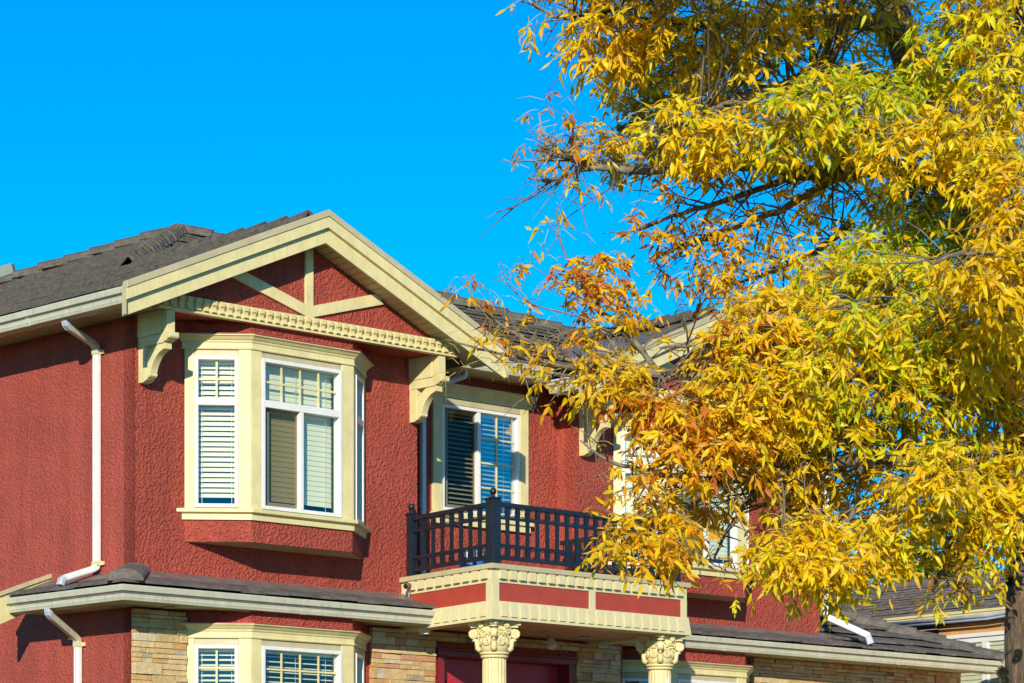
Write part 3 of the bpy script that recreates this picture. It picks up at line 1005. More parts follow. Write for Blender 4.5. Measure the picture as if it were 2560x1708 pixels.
def board_soffit(name, a0, a1, b0, b1, z, along, step, parent=house):
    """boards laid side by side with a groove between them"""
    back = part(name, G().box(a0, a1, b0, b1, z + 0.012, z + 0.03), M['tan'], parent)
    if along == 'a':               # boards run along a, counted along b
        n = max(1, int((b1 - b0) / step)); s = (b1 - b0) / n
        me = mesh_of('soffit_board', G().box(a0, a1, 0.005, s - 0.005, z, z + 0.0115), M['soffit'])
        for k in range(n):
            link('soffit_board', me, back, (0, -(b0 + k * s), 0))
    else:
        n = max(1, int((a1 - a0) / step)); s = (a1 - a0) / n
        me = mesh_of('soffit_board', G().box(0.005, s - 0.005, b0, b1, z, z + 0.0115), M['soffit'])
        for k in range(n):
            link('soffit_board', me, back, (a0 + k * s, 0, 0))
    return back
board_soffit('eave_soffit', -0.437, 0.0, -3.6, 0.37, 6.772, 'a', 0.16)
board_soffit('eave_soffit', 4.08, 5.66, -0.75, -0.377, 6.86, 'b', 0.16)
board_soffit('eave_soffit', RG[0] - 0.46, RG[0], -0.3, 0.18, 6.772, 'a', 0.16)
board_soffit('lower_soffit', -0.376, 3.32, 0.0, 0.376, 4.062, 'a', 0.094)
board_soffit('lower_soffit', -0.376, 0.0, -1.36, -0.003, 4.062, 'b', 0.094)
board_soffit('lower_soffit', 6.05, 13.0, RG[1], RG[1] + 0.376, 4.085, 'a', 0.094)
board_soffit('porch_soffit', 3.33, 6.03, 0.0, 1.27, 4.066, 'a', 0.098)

# little rake at the far left end of the lower roof
g = G(); g.ext_b([(0.02, 4.432), (-0.60, 4.200), (-0.60, 3.935), (-0.38, 4.030), (0.02, 4.19)], -1.41, -1.375)
part('rake_board', g, M['cream'], house, bevel=0.003)
g = G(); g.ext_b([(0.02, 4.475), (-0.61, 4.240), (-0.61, 4.202), (0.02, 4.435)], -1.43, -1.355)
part('drip_edge', g, M['tan'], house, bevel=0.003)

# ---------------------------------------------------------------- downspouts
def spout(pts, mats, w=0.075, d=0.055, side=(0, 1, 0)):
    """ribbed rectangular pipe through the points with mitred joints; one part per run of a material"""
    P = [Vector(p) for p in pts]; n = len(P); dirs = [(P[i + 1] - P[i]).normalized() for i in range(n - 1)]
    hw, hd = w / 2, d / 2
    sec = []
    for sg in (1, -1):                   # two broad faces with three shallow ribs each
        for k in (-0.40, -0.30, -0.24, -0.05, 0.05, 0.24, 0.30, 0.40):
            rib = 0.0 if k in (-0.30, -0.24, 0.24, 0.30) else 0.004
            sec.append((sg * k * w, sg * (hd - 0.004 + rib)))
        sec += [(sg * hw, sg * (hd - 0.012)), (sg * hw, -sg * (hd - 0.012))]
    rings = []
    for i in range(n):
        t = dirs[min(i, n - 2)] if i == 0 or i == n - 1 else (dirs[i - 1] + dirs[i]).normalized()
        sv = Vector(side); sv = (sv - t * sv.dot(t)).normalized(); nv = t.cross(sv)
        f = 1.0 if i in (0, n - 1) else 1.0 / max(0.55, t.dot(dirs[i]))
        rings.append([P[i] + sv * x + nv * y * f for x, y in sec])
    root = None; i = 0
    while i < n - 1:
        j = i
        while j < n - 1 and mats[j] == mats[i]:
            j += 1
        g = G(); m = len(sec)
        vs = [q for r in rings[i:j + 1] for q in r]
        fs = [(k * m + c, k * m + (c + 1) % m, (k + 1) * m + (c + 1) % m, (k + 1) * m + c) for k in range(j - i) for c in range(m)]
        fs += [tuple(range(m)), tuple(range((j - i + 1) * m - 1, (j - i) * m - 1, -1))]
        g.add(vs, fs)
        o = part('downspout' if root is None else 'pipe', g, M[mats[i]], house if root is None else root)
        root = root or o
        i = j
    return root
def elbow(a0, b0, z0, a1, b1, z1):     # a short curve into the wall pipe
    da, db = a1 - a0, b1 - b0
    return [(a0, b0, z0), (a0, b0, z0 - 0.035), (a0 + da * 0.02, b0 + db * 0.02, z0 - 0.060), (a0 + da * 0.10, b0 + db * 0.10, z0 - 0.085), (a0 + da * 0.86, b0 + db * 0.9, z1 + 0.055), (a1 - da * 0.03, b1, z1 + 0.025), (a1, b1, z1 - 0.02)]
def straps(root, a, b, zs, w=0.1):
    for z in zs:
        g = G(); g.box(a - 0.032, a + 0.030, b - 0.044, b + 0.044, z - 0.022, z + 0.022)
        g.box(a + 0.015, a + 0.034, b + 0.044, b + 0.080, z - 0.018, z + 0.018)
        part('strap', g, M['cream_metal'], root, bevel=0.003)
up = elbow(-0.475, -0.43, 6.735, -0.045, -0.545, 6.51)
low = [(-0.045, -0.545, 4.50), (-0.055, -0.547, 4.465), (-0.085, -0.552, 4.445), (-0.37, -0.598, 4.345), (-0.40, -0.603, 4.325), (-0.415, -0.605, 4.275)]
r1 = spout(up + low, ['galv'] * 3 + ['gutter'] * 2 + ['gutter'] + ['white'] * 4 + ['galv'] * 2)
straps(r1, -0.045, -0.545, (6.485, 4.50))
up = elbow(-0.455, -0.74, 4.075, -0.045, -0.85, 3.78)
r2 = spout(up + [(-0.045, -0.85, 0.15)], ['galv'] * 3 + ['gutter'] * 3 + ['white'])
straps(r2, -0.045, -0.85, (3.755,))
r3 = spout([(4.55, -0.42, 6.87), (4.55, -0.44, 6.80), (4.25, -0.70, 6.66), (4.215, -0.715, 6.60), (4.215, -0.715, 4.62)], ['white', 'white', 'white', 'white'], side=(1, 0, 0), w=0.06)
r4 = spout([(10.33, -0.38, 6.7), (10.33, -0.38, 4.68), (10.35, -0.36, 4.62), (10.62, 0.02, 4.40), (10.64, 0.05, 4.30)], ['white', 'white', 'white', 'galv'], side=(0.7, 0.7, 0), w=0.085, d=0.06)

# ---------------------------------------------------------------- porch and balcony
AL, AR, BF = 3.30, 6.06, 1.32
def TB(a, b, z):                     # the deck rises a little towards the street
    return (a, b, z - 0.045 * (1 - max(0.0, min(1.0, b / BF))) )
pth = [(AL, 0.0), (AL, BF), (AR, BF), (AR, -0.4)]
def band(d0, d1, z0, z1):
    return G(TB).sweep(pth, [(d0, z0), (d1, z0), (d1, z1), (d0, z1)])
balc = part('balcony', band(-0.14, 0.0, 4.245, 4.425), M['red_panel'], house)
part('cap', G(TB).sweep(pth, [(-0.20, 4.556), (0.042, 4.556), (0.042, 4.596), (0.030, 4.608), (-0.20, 4.612)]), M['tan'], balc, bevel=0.003)
fr = part('frieze', band(-0.14, 0.010, 4.4255, 4.5555), M['cream_metal'], balc)
part('deck', G(TB).box(AL + 0.1, AR - 0.1, 0.0, BF - 0.1, 4.55, 4.60), M['flash'], balc)
part('deck', G().box(3.51, 6.22, -0.74, 0.0, 4.50, 4.555), M['flash'], balc)
lt = part('lower_trim', G(TB).sweep(pth, [(-0.14, 4.060), (0.046, 4.060), (0.024, 4.244), (-0.14, 4.244)]), M['cream_metal'], balc, bevel=0.002)
me_d = {}
def trim_blocks(parent, name, pitch, w, z0, z1, dep, taper=0.0, mat='cream_metal', d0=0.0101, drop=0.0):
    runs = [((AL, 0.10), (AL, BF)), ((AL, BF), (AR, BF)), ((AR, BF), (AR, 0.0))]
    for p, q in runs:
        T = plane_T(p, q); L = (Vector(q) - Vector(p)).length
        n = int(L / pitch); off = (L - (n - 1) * pitch - w) / 2
        for k in range(n):
            g = G(lambda u, ww, z: TB(*T(u, ww, z)))
            u = off + k * pitch
            g.add([(u, d0 + drop, z0), (u + w, d0 + drop, z0), (u + w, d0, z1), (u, d0, z1), (u, d0 + drop + dep, z0), (u + w, d0 + drop + dep, z0), (u + w, d0 + dep * (1 - taper), z1), (u, d0 + dep * (1 - taper), z1)],
                  [(0, 1, 2, 3), (4, 7, 6, 5), (0, 4, 5, 1), (1, 5, 6, 2), (2, 6, 7, 3), (3, 7, 4, 0)])
            part(name, g, M[mat], parent, bevel=0.002)
trim_blocks(fr, 'dentil', 0.1328, 0.082, 4.460, 4.548, 0.036)
trim_blocks(lt, 'trim_panel', 0.1328, 0.080, 4.092, 4.232, 0.014, 0.3, d0=0.0255, drop=0.018)
g = G(TB)
for p, q, us in (((AL, 0), (AL, BF), (1.32 - 0.075,)), ((AL, BF), (AR, BF), (0.0, 1.335, 2.685)), ((AR, BF), (AR, 0), (0.0,))):
    T = plane_T(p, q)
    for u in us:
        gg = G(lambda x, w, z: TB(*T(x, w, z))); gg.box(u, u + 0.085 if us != (1.32 - 0.075,) else u + 0.075, 0.0005, 0.012, 4.2455, 4.4252)
        part('pilaster', gg, M['cream_metal'], balc)

# railing
rail = None
def rail_T(p, q):
    T = plane_T(p, q)
    return lambda u, w, z: TB(*T(u, w, z))
RP = [((AL + 0.07, 0.06), (AL + 0.07, 1.262)), ((AL + 0.07, 1.262), (AR - 0.12, 1.262)), ((AR - 0.12, 1.262), (AR - 0.12, -0.45))]
railing = None
for si, (p, q) in enumerate(RP):
    T = rail_T(p, q); L = (Vector(q) - Vector(p)).length
    g = G(T)
    g.box(0.05, L - 0.05, -0.022, 0.022, 5.176, 5.222)
    if railing is None:
        railing = part('railing', g, M['black'], house, bevel=0.004)
    else:
        part('top_rail', g, M['black'], railing, bevel=0.004)
    for z0, z1 in ((5.058, 5.086), (4.788, 4.817), (4.662, 4.697)):
        part('rail', G(T).box(0.05, L - 0.05, -0.014, 0.014, z0, z1), M['black'], railing)
    n = int(round((L - 0.12) / 0.1345)); st = (L - 0.11) / n
    for k in range(1, n):
        u = 0.055 + k * st
        g = G(T); g.box(u - 0.0195, u + 0.0195, -0.010, 0.010, 4.6625, 5.1765)
        part('baluster', g, M['black'], railing)
    for k in range(n):
        u0 = 0.055 + k * st + 0.021; u1 = u0 + st - 0.042
        for z0, z1 in ((5.087, 5.175), (4.698, 4.787)):
            g = G(T); cu = (u0 + u1) / 2; cz = (z0 + z1) / 2; hu = (u1 - u0) / 2; hz = (z1 - z0) / 2
            out, inn = [], []
            for s in range(4):
                for t in range(5):
                    f = -1 + 2 * t / 5; bow = 0.16 * (1 - f * f)
                    e = {0: (f, -1 + bow), 1: (1 - bow, f), 2: (-f, 1 - bow), 3: (-1 + bow, -f)}[s]
                    out.append((cu + e[0] * hu, cz + e[1] * hz)); inn.append((cu + e[0] * (hu - 0.009), cz + e[1] * (hz - 0.009)))
            m = len(out)
            vs = [(x, -0.006, z) for x, z in out] + [(x, -0.006, z) for x, z in inn] + [(x, 0.006, z) for x, z in out] + [(x, 0.006, z) for x, z in inn]
            fs = []
            for i in range(m):
                j = (i + 1) % m
                fs += [(i, j, m + j, m + i), (2 * m + i, 3 * m + i, 3 * m + j, 2 * m + j), (i, 2 * m + i, 2 * m + j, j), (m + i, m + j, 3 * m + j, 3 * m + i)]
            g.add(vs, fs)
            part('ornament', g, M['black'], railing)
posts = [(RP[0][0], 0.075), (RP[0][1], 0.11), ((4.72, 1.262), 0.0), (RP[1][1], 0.11)]
for (a, b), w in posts:
    if w == 0:
        continue
    T = lambda x, y, z: TB(a + x, b + y, z)
    g = G(T); g.box(-w / 2, w / 2, -w / 2, w / 2, 4.60, 5.240)
    g.box(-w / 2 - 0.008, w / 2 + 0.008, -w / 2 - 0.008, w / 2 + 0.008, 5.2405, 5.258)
    po = part('post', g, M['black'], railing, bevel=0.004)
    g = G(T); g.lathe(0, 0, [(0.030, 5.2585), (0.028, 5.268), (0.012, 5.276), (0.014, 5.286), (0.027, 5.296), (0.035, 5.315), (0.033, 5.334), (0.020, 5.350), (0.004, 5.356)], 14)
    part('finial', g, M['black'], po, smooth=True)

# columns
def column(a, b, peel):
    flute = lambda t: 1 - 0.055 * (0.5 - 0.5 * math.cos(18 * t)) ** 1.5
    g = G(); g.lathe(a, b, [(0.122, 0.9), (0.122, 3.0), (0.118, 3.705)], 144, flute)
    col = part('column', g, M['peeled'] if peel else M['cream'], house, smooth=False)
    for z0, r, h in ((3.700, 0.138, 0.030), (3.732, 0.148, 0.030)):
        prof = [(0.10, z0)] + [(r - h / 2 + h / 2 * math.cos(R(x)), z0 + h / 2 + h / 2 * math.sin(R(x))) for x in range(-90, 91, 18)] + [(0.10, z0 + h)]
        g = G(); g.lathe(a, b, prof, 40); part('neck_ring', g, M['cream'], col, smooth=True)
    g = G(); g.lathe(a, b, [(0.118, 3.763), (0.130, 3.775), (0.142, 3.81), (0.140, 3.86), (0.142, 3.91), (0.160, 3.965), (0.175, 4.0)], 40)
    part('capital', g, M['cream'], col, smooth=True)
    # abacus with hollow sides
    for z0, z1, s in ((4.000, 4.022, 0.90), (4.022, 4.065, 1.0)):
        pts = []
        for k in range(4):
            t = R(45 + 90 * k)
            c0 = Vector((math.cos(t), math.sin(t))) * 0.262 * s
            tn = Vector((-math.sin(t), math.cos(t))) * 0.028
            t2 = t + R(90); c1 = Vector((math.cos(t2), math.sin(t2))) * 0.262 * s; tn2 = Vector((-math.sin(t2), math.cos(t2))) * 0.028
            pts += [tuple(Vector((a, b)) + c0 - tn), tuple(Vector((a, b)) + c0 + tn)]
            p, q = c0 + tn, c1 - tn2; mid = R(90 + 90 * k); inw = Vector((-math.cos(mid), -math.sin(mid)))
            for f in (0.2, 0.4, 0.5, 0.6, 0.8):
                pts.append(tuple(Vector((a, b)) + p.lerp(q, f) + inw * 0.042 * (1 - (2 * f - 1) ** 2)))
        part('abacus', G().ext_z(pts, z0, z1 - 0.0008), M['cream'], col, bevel=0.003)
    V = lambda x, y, z: Vector((a + x, b + y, z))
    for k in range(4):
        t = R(45 + 90 * k); rd = Vector((math.cos(t), math.sin(t), 0)); tn = Vector((-math.sin(t), math.cos(t), 0)); c = Vector((a, b, 3.938)) + rd * 0.205
        # corner volute: a thick rolled disc with a raised spiral on both sides
        g = G(); seg = 22
        ring0 = [c + rd * 0.047 * math.cos(2 * math.pi * i / seg) + Vector((0, 0, 0.047 * math.sin(2 * math.pi * i / seg))) + tn * -0.026 for i in range(seg)]
        g.prism(ring0, [p + tn * 0.052 for p in ring0])
        vo = part('volute', g, M['cream'], col, bevel=0.006)
        for sg in (-1, 1):
            sp = [c + rd * math.cos(x * 0.35) * r + Vector((0, 0, math.sin(x * 0.35) * r)) + tn * sg * 0.0275 for x, r in ((i, 0.046 * (1 - i / 52)) for i in range(50))]
            part('spiral', G().tube(sp, 0.0055, 5), M['cream'], vo, smooth=True)
        # stalk rising to the volute and a curled leaf below it
        part('stalk', G().tube([c + rd * -0.085 + Vector((0, 0, -0.13)), c + rd * -0.06 + Vector((0, 0, -0.04)), c + rd * -0.03 + Vector((0, 0, 0.035)), c + rd * 0.0 + Vector((0, 0, 0.045))], [0.016, 0.020, 0.020, 0.014], 8), M['cream'], vo, smooth=True)
        lf = [(0.136, 3.775), (0.158, 3.80), (0.166, 3.845), (0.178, 3.875), (0.205, 3.885), (0.212, 3.868)]
        g = G(); g.tube([Vector((a, b, z)) + rd * r for r, z in lf], [0.030, 0.034, 0.030, 0.024, 0.016, 0.008], 8)
        part('leaf_curl', g, M['cream'], col, smooth=True)
        # each side: rosette, two scrolls, a bunch of small flowers
        t = R(90 * k); rd = Vector((math.cos(t), math.sin(t), 0)); tn = Vector((-math.sin(t), math.cos(t), 0))
        c = Vector((a, b, 4.018)) + rd * 0.168
        g = G(); ring0 = [c + tn * 0.029 * math.cos(R(20 * i)) + Vector((0, 0, 0.029 * math.sin(R(20 * i)))) for i in range(18)]
        g.prism(ring0, [p + rd * 0.022 for p in ring0])
        for i in range(6):
            p = c + rd * 0.023 + tn * 0.016 * math.cos(R(60 * i)) + Vector((0, 0, 0.016 * math.sin(R(60 * i))))
            g.tube([p - rd * 0.004, p + rd * 0.005], [0.008, 0.004], 6)
        part('rosette', g, M['cream'], col, bevel=0.003)
        for sg in (-1, 1):
            cc = Vector((a, b, 3.862)) + (rd + tn * sg * 0.34).normalized() * 0.148
            n = (rd + tn * sg * 0.34).normalized(); tt = Vector((-n.y, n.x, 0))
            sp = [cc + tt * sg * math.cos(x * 0.36 + 2.2) * r + Vector((0, 0, math.sin(x * 0.36 + 2.2) * r)) + n * 0.004 for x, r in ((i, 0.042 * (1 - i / 50)) for i in range(46))]
            sp += []
            part('scroll', G().tube(sp, 0.0075, 6), M['cream'], col, smooth=True)
        g = G(); rn = random.Random(k + int(a * 10))
        for i in range(26):
            x = rn.uniform(-0.085, 0.085); z = rn.uniform(3.905, 3.985)
            p = Vector((a, b, z)) + (rd + tn * (x / 0.15)).normalized() * (0.150 + (z - 3.9) * 0.25)
            g.tube([p - rd * 0.006, p, p + rd * 0.010], [0.010, 0.011, 0.004], 6)
        part('flower_relief', g, M['cream'], col)
    g = G(); g.box(a - 0.19, a + 0.19, b - 0.19, b + 0.19, 0.0, 0.9)
    part('plinth', g, M['cream'], col, bevel=0.01)
column(3.519, 1.12, False)
column(5.885, 1.12, True)
part('porch_floor', G().box(3.2, 6.3, 0.0, 1.5, 0.0, 1.0), M['flash'], house)

# front door: frame, leaf with raised panels
g = G()
g.box(3.765, 3.835, -0.15, 0.045, 1.2, 3.80); g.box(5.625, 5.695, -0.15, 0.045, 1.2, 3.80); g.box(3.740, 5.720, -0.15, 0.050, 3.801, 3.862)
g.box(3.72, 5.74, -0.001, 0.075, 3.8625, 3.880)
dr = part('door', g, M['maroon_frame'], house, bevel=0.004)
lf = part('door_leaf', G().box(3.837, 4.74, -0.175, -0.13, 1.2, 3.795), M['maroon'], dr)
g = G()
for a0, a1 in ((3.90, 4.24), (4.32, 4.67)):
    for z0, z1 in ((3.14, 3.56), (1.5, 3.02)):
        g.prism([(a0, -0.1299, z0), (a1, -0.1299, z0), (a1, -0.1299, z1), (a0, -0.1299, z1)], [(a0 + 0.03, -0.105, z0 + 0.03), (a1 - 0.03, -0.105, z0 + 0.03), (a1 - 0.03, -0.105, z1 - 0.03), (a0 + 0.03, -0.105, z1 - 0.03)])
part('door_panel', g, M['maroon'], dr)
part('door_leaf', G().box(4.742, 5.623, -0.175, -0.131, 1.2, 3.795), M['maroon'], dr)

# recessed lamps in the soffits
for a, b, z in ((0.26, 0.20, 4.060), (5.45, 0.45, 4.064), (5.95, 0.22, 4.064), (10.08, -0.22, 4.083), (11.81, -0.22, 4.083)):
    g = G(); g.lathe(a, b, [(0.070, z - 0.006), (0.062, z - 0.010), (0.050, z - 0.008), (0.048, z + 0.03), (0.03, z + 0.035)], 20)
    part('recessed_lamp', g, M['grey_plastic'], house, smooth=True)

# ---------------------------------------------------------------- small things fixed to the house
def local(base):
    return lambda x, y, z: (x - base[0], y - base[1], z - base[2])
B0 = (3.30, 0.14, 4.33)
t = thing_at('security_camera', 'small brown tube-shaped security camera above the lower roof beside the balcony', 'camera', *B0)
T = local(B0)
g = G(T); g.tube([(3.17, 0.20, 4.455), (3.315, 0.13, 4.475)], 0.030, 14); part('housing', g, M['brown_plastic'], t, smooth=False, bevel=0.004)
g = G(T); g.tube([(3.164, 0.203, 4.454), (3.172, 0.199, 4.4553)], 0.024, 14); part('lens', g, M['lens'], t)
g = G(T); g.tube([(3.30, 0.137, 4.472), (3.355, 0.11, 4.48)], 0.034, 14); part('sun_shield', g, M['grey_plastic'], t)
g = G(T); g.tube([(3.27, 0.15, 4.445), (3.26, 0.15, 4.40), (3.28, 0.12, 4.36)], 0.011, 8); part('bracket', g, M['galv'], t)
B0 = (3.33, 0.30, 4.061)
t = thing_at('security_camera', 'cream dome security camera under the soffit beside the left column', 'camera', *B0)
T = local(B0)
g = G(T); g.lathe(3.33, 0.30, [(0.066, 4.061), (0.068, 4.02), (0.060, 4.0), (0.05, 3.995)], 24); part('base', g, M['cream'], t, smooth=False, bevel=0.003)
g = G(T); g.lathe(3.33, 0.30, [(0.044, 4.0), (0.042, 3.975), (0.030, 3.955), (0.006, 3.945)], 24); part('dome', g, M['lens'], t, smooth=True)
g = G(T); g.lathe(3.33, 0.30, [(0.046, 3.996), (0.050, 3.982), (0.046, 3.972), (0.043, 3.984)], 24); part('ring', g, M['white'], t, smooth=True)
B0 = (4.80, 0.55, 4.064)
t = thing_at('spotlight', 'small tilted spotlight hanging from the porch soffit', 'lamp', *B0)
T = local(B0)
g = G(T); g.lathe(4.72, 0.62, [(0.05, 4.0635), (0.05, 4.052), (0.01, 4.046)], 16); part('base', g, M['galv'], t)
g = G(T); g.tube([(4.72, 0.62, 4.05), (4.80, 0.585, 4.015), (4.83, 0.57, 3.985)], 0.010, 8); part('arm', g, M['brown_plastic'], t)
g = G(T); g.tube([(4.845, 0.56, 4.005), (4.835, 0.57, 3.985), (4.82, 0.62, 3.915)], [0.020, 0.034, 0.048], 16); part('lamp_head', g, M['grey_plastic'], t)
B0 = (3.75, 0.55, 4.56)
t = thing_at('bucket', 'white bucket with a blue label on the balcony behind the railing', 'bucket', *B0)
T = local(B0)
g = G(T); g.lathe(3.75, 0.55, [(0.12, 4.572), (0.14, 4.80), (0.15, 4.805), (0.15, 4.82), (0.02, 4.82)], 28); part('pail', g, M['white'], t, smooth=False)
g = G(T); g.lathe(3.75, 0.55, [(0.128, 4.66), (0.1375, 4.75), (0.12, 4.75)], 28); part('label_band', g, M['blue'], t)

# ================================================================== NEIGHBOURING HOUSE (behind, on the right)
NG = Vector((4.80, 38.0, 0)); ND = Vector((0.609, -0.793, 0)); NU = Vector((0.793, 0.609, 0))
neigh = bpy.data.objects.new('house', None); COL.objects.link(neigh)
neigh.location = NG; neigh.rotation_euler = (0, 0, math.atan2(ND.y, ND.x))
tag(neigh, 'orange stucco house with a low grey tiled roof behind the tree trunk', 'house')
# local: x along the eave (towards the street), y up the slope (left-handed b = -y is undone by flip)
def npart(name, g, mat, parent=neigh, **k):
    return part(name, g, mat, parent, flip=False, **k)
NZ = 4.93; NP = 0.25
nz = lambda y: NZ + 0.03 + NP * y
g = G(); g.prism([(-9, 0.02, nz(0) - 0.09), (9, 0.02, nz(0) - 0.09), (9, 4.3, nz(4.3) - 0.09), (-9, 4.3, nz(4.3) - 0.09)], [(-9, 0.02, nz(0) - 0.05), (9, 0.02, nz(0) - 0.05), (9, 4.3, nz(4.3) - 0.05), (-9, 4.3, nz(4.3) - 0.05)])
nroof = npart('roof', g, M['flash'])
g = G(); e = 0.315
g.prism([(0.003, 0, 0.0), (0.327, 0, 0.0), (0.327, e * 1.1, NP * e * 1.1 - 0.035), (0.003, e * 1.1, NP * e * 1.1 - 0.035)], [(0.003, 0, 0.028), (0.327, 0, 0.028), (0.327, e * 1.1, NP * e * 1.1 - 0.01), (0.003, e * 1.1, NP * e * 1.1 - 0.01)])
tme = mesh_of('roof_tile', g, M['tile_far'], flip=False)
rest_t = G()
for r in range(13):
    for c in range(-9, 24):
        x = -3.2 + c * 0.33 + (r % 2) * 0.165; y = r * e; z = nz(y) - 0.03 + random.uniform(-0.004, 0.004)
        if -2.2 < x < 4.6 and r < 13:
            link('roof_tile', tme, nroof, (x, y, z))
        else:
            rest_t.add([(vx + x, vy + y, vz + z) for vx, vy, vz in g.v], g.f)
npart('roof_tiles', rest_t, M['tile_far'], nroof, kind='stuff')
g = G(); g.prism([(-9, 4.25, nz(4.25) - 0.05), (9, 4.25, nz(4.25) - 0.05), (9, 8.5, nz(0)), (-9, 8.5, nz(0))], [(-9, 4.25, nz(4.25)), (9, 4.25, nz(4.25)), (9, 8.5, nz(0) + 0.05), (-9, 8.5, nz(0) + 0.05)])
npart('roof', g, M['tile_far'])
g = G(); g.box(-9, 9, -0.07, 0.0, NZ - 0.09, NZ + 0.02); g.box(-9, 9, -0.085, -0.06, NZ - 0.01, NZ + 0.025); g.box(-9, 9, 0.0, 0.02, NZ - 0.12, NZ)
npart('gutter', g, M['cream'], bevel=0.004)
g = G(); g.box(-9, 1.19, 0.02, 1.2, NZ - 0.17, NZ - 0.15)
npart('eave_soffit', g, M['soffit'])
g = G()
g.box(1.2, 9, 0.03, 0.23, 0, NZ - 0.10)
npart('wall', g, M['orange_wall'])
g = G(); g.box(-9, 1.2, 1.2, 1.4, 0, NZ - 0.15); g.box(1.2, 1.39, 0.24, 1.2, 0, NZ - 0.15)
npart('wall', g, M['shaded_wall'])
for z0, z1 in ((3.2, 4.54), (1.6, 2.9)):
    g = G()
    x0, x1 = 1.466, 3.6
    for a, b in ((x0, x0 + 0.10), (x1 - 0.10, x1), (x0 + 0.53, x0 + 0.64)):
        g.box(a, b, -0.015, 0.029, z0, z1)
    g.box(x0, x1, -0.016, 0.029, z1, z1 + 0.07); g.box(x0 - 0.06, x1 + 0.06, -0.04, 0.029, z1 + 0.07, z1 + 0.12); g.box(x0, x1, -0.04, 0.029, z0 - 0.08, z0)
    w = npart('window', g, M['white'], bevel=0.004)
    for a, b in ((x0 + 0.1, x0 + 0.54), (x0 + 0.64, x1 - 0.1)):
        npart('pane', G().box(a, b, 0.000, 0.006, z0, z1), M['glass'], w)
        bl = npart('window_blind', G().box(a, b, 0.008, 0.028, z1 - 0.05, z1), M['blind2'])
        sm = mesh_of('slat', G().box(a, b, 0.010, 0.026, -0.052, 0.0), M['blind2'], flip=False)
        for k in range(int((z1 - z0) / 0.06)):
            link('slat', sm, bl, (0, 0, z1 - 0.06 - k * 0.06))
# conduit and cables along the eave
for k, (dy, dzz, r, m) in enumerate(((-0.11, -0.06, 0.026, 'galv'), (-0.13, -0.105, 0.016, 'galv'), (-0.10, -0.13, 0.010, 'wire'))):
    npart('conduit', G().tube([(0.4, dy, NZ + dzz), (2.2, dy, NZ + dzz - 0.01), (3.0, dy - 0.02, NZ + dzz + 0.03), (9, dy, NZ + dzz)], r, 8), M[m], smooth=True)
npart('cable_loop', G().tube([(2.75 + 0.12 * math.cos(x * 0.5), -0.22, NZ + 0.08 + 0.13 * math.sin(x * 0.5)) for x in range(14)], 0.008, 5), M['galv'])
npart('cable', G().tube([(1.2, 0.9, 4.15), (2.0, 0.2, 4.62), (2.7, -0.2, NZ - 0.06)], 0.010, 5), M['galv'])

# overhead wires far behind
for k, (y0, y1) in enumerate(((1382, 1362), (1404, 1392))):
    P0 = lambda px, py, d: Vector(((px - 1280) / 7117 * d, d, 1.6 + (2180 - py) / 7117 * d))
    a, b = P0(1950, y0 + 14, 70), P0(2700, y1 - 40, 62)
    g = G(); g.tube([a.lerp(b, t / 12) - Vector((0, 0, 0.5 * (1 - (2 * t / 12 - 1) ** 2))) for t in range(13)], 0.02, 5)
    o = part('overhead_wire', g, M['wire'], None, flip=False)
    tag(o, ('upper' if k == 0 else 'lower') + ' thin dark overhead wire crossing the sky gap behind the tree', 'wire', 'overhead wires behind the houses')

# ================================================================== TREES
def bez(p, n):
    """smooth curve through points (Catmull-Rom), n steps between each two"""
    out = []
    for i in range(len(p) - 1):
        p0, p1, p2, p3 = p[max(i - 1, 0)], p[i], p[i + 1], p[min(i + 2, len(p) - 1)]
        for k in range(n):
            t = k / n
            out.append(tuple(0.5 * (2 * p1[j] + (p2[j] - p0[j]) * t + (2 * p0[j] - 5 * p1[j] + 4 * p2[j] - p3[j]) * t * t + (3 * p1[j] - p0[j] - 3 * p2[j] + p3[j]) * t ** 3) for j in range(len(p1))))
    out.append(tuple(p[-1]))
    return out

# leaf colours: 0 gold, 1 yellow, 2 lime yellow, 3 green, 4 dark green, 5 orange, 6 rust, 7 brown
PAL = [(0.96, 0.61, 0.006), (0.96, 0.69, 0.014), (0.80, 0.71, 0.012), (0.44, 0.58, 0.016), (0.17, 0.32, 0.018), (0.86, 0.43, 0.012), (0.62, 0.19, 0.02), (0.36, 0.15, 0.02)]

class Leaves:
    def __init__(s):
        s.items = []           # (verts, colour, size rank)
    def leaflet(s, p, d, nrm, L, W, col, rnd):
        d = d.normalized(); side = d.cross(nrm)
        if side.length < 1e-4:
            side = d.cross(Vector((1, 0.1, 0)))
        side.normalize(); nrm = side.cross(d)
        rows = []; curl = rnd.uniform(-0.25, 0.6) if rnd.random() < 0.9 else rnd.uniform(0.7, 1.4); fold = rnd.uniform(0.10, 0.45); tw = rnd.uniform(-0.5, 0.5); bend = rnd.uniform(-0.25, 0.25)
        for i, (t, w) in enumerate(((0.0, 0.05), (0.18, 0.62), (0.42, 1.0), (0.68, 0.74), (0.86, 0.30), (1.0, 0.0))):
            c = p + d * (L * t) - nrm * (curl * L * t * t) + side * bend * L * t * t
            sd = (side * math.cos(tw * t) + nrm * math.sin(tw * t))
            nn = sd.cross(d)
            rows.append((c - sd * W * 0.5 * w + nn * fold * W * 0.5 * w, c, c + sd * W * 0.5 * w + nn * fold * W * 0.5 * w))
        s.items.append(([q for r in rows for q in r], col, L * W))
FACES = [f for i in range(5) for f in ((i * 3, i * 3 + 1, i * 3 + 4, i * 3 + 3), (i * 3 + 1, i * 3 + 2, i * 3 + 5, i * 3 + 4))]

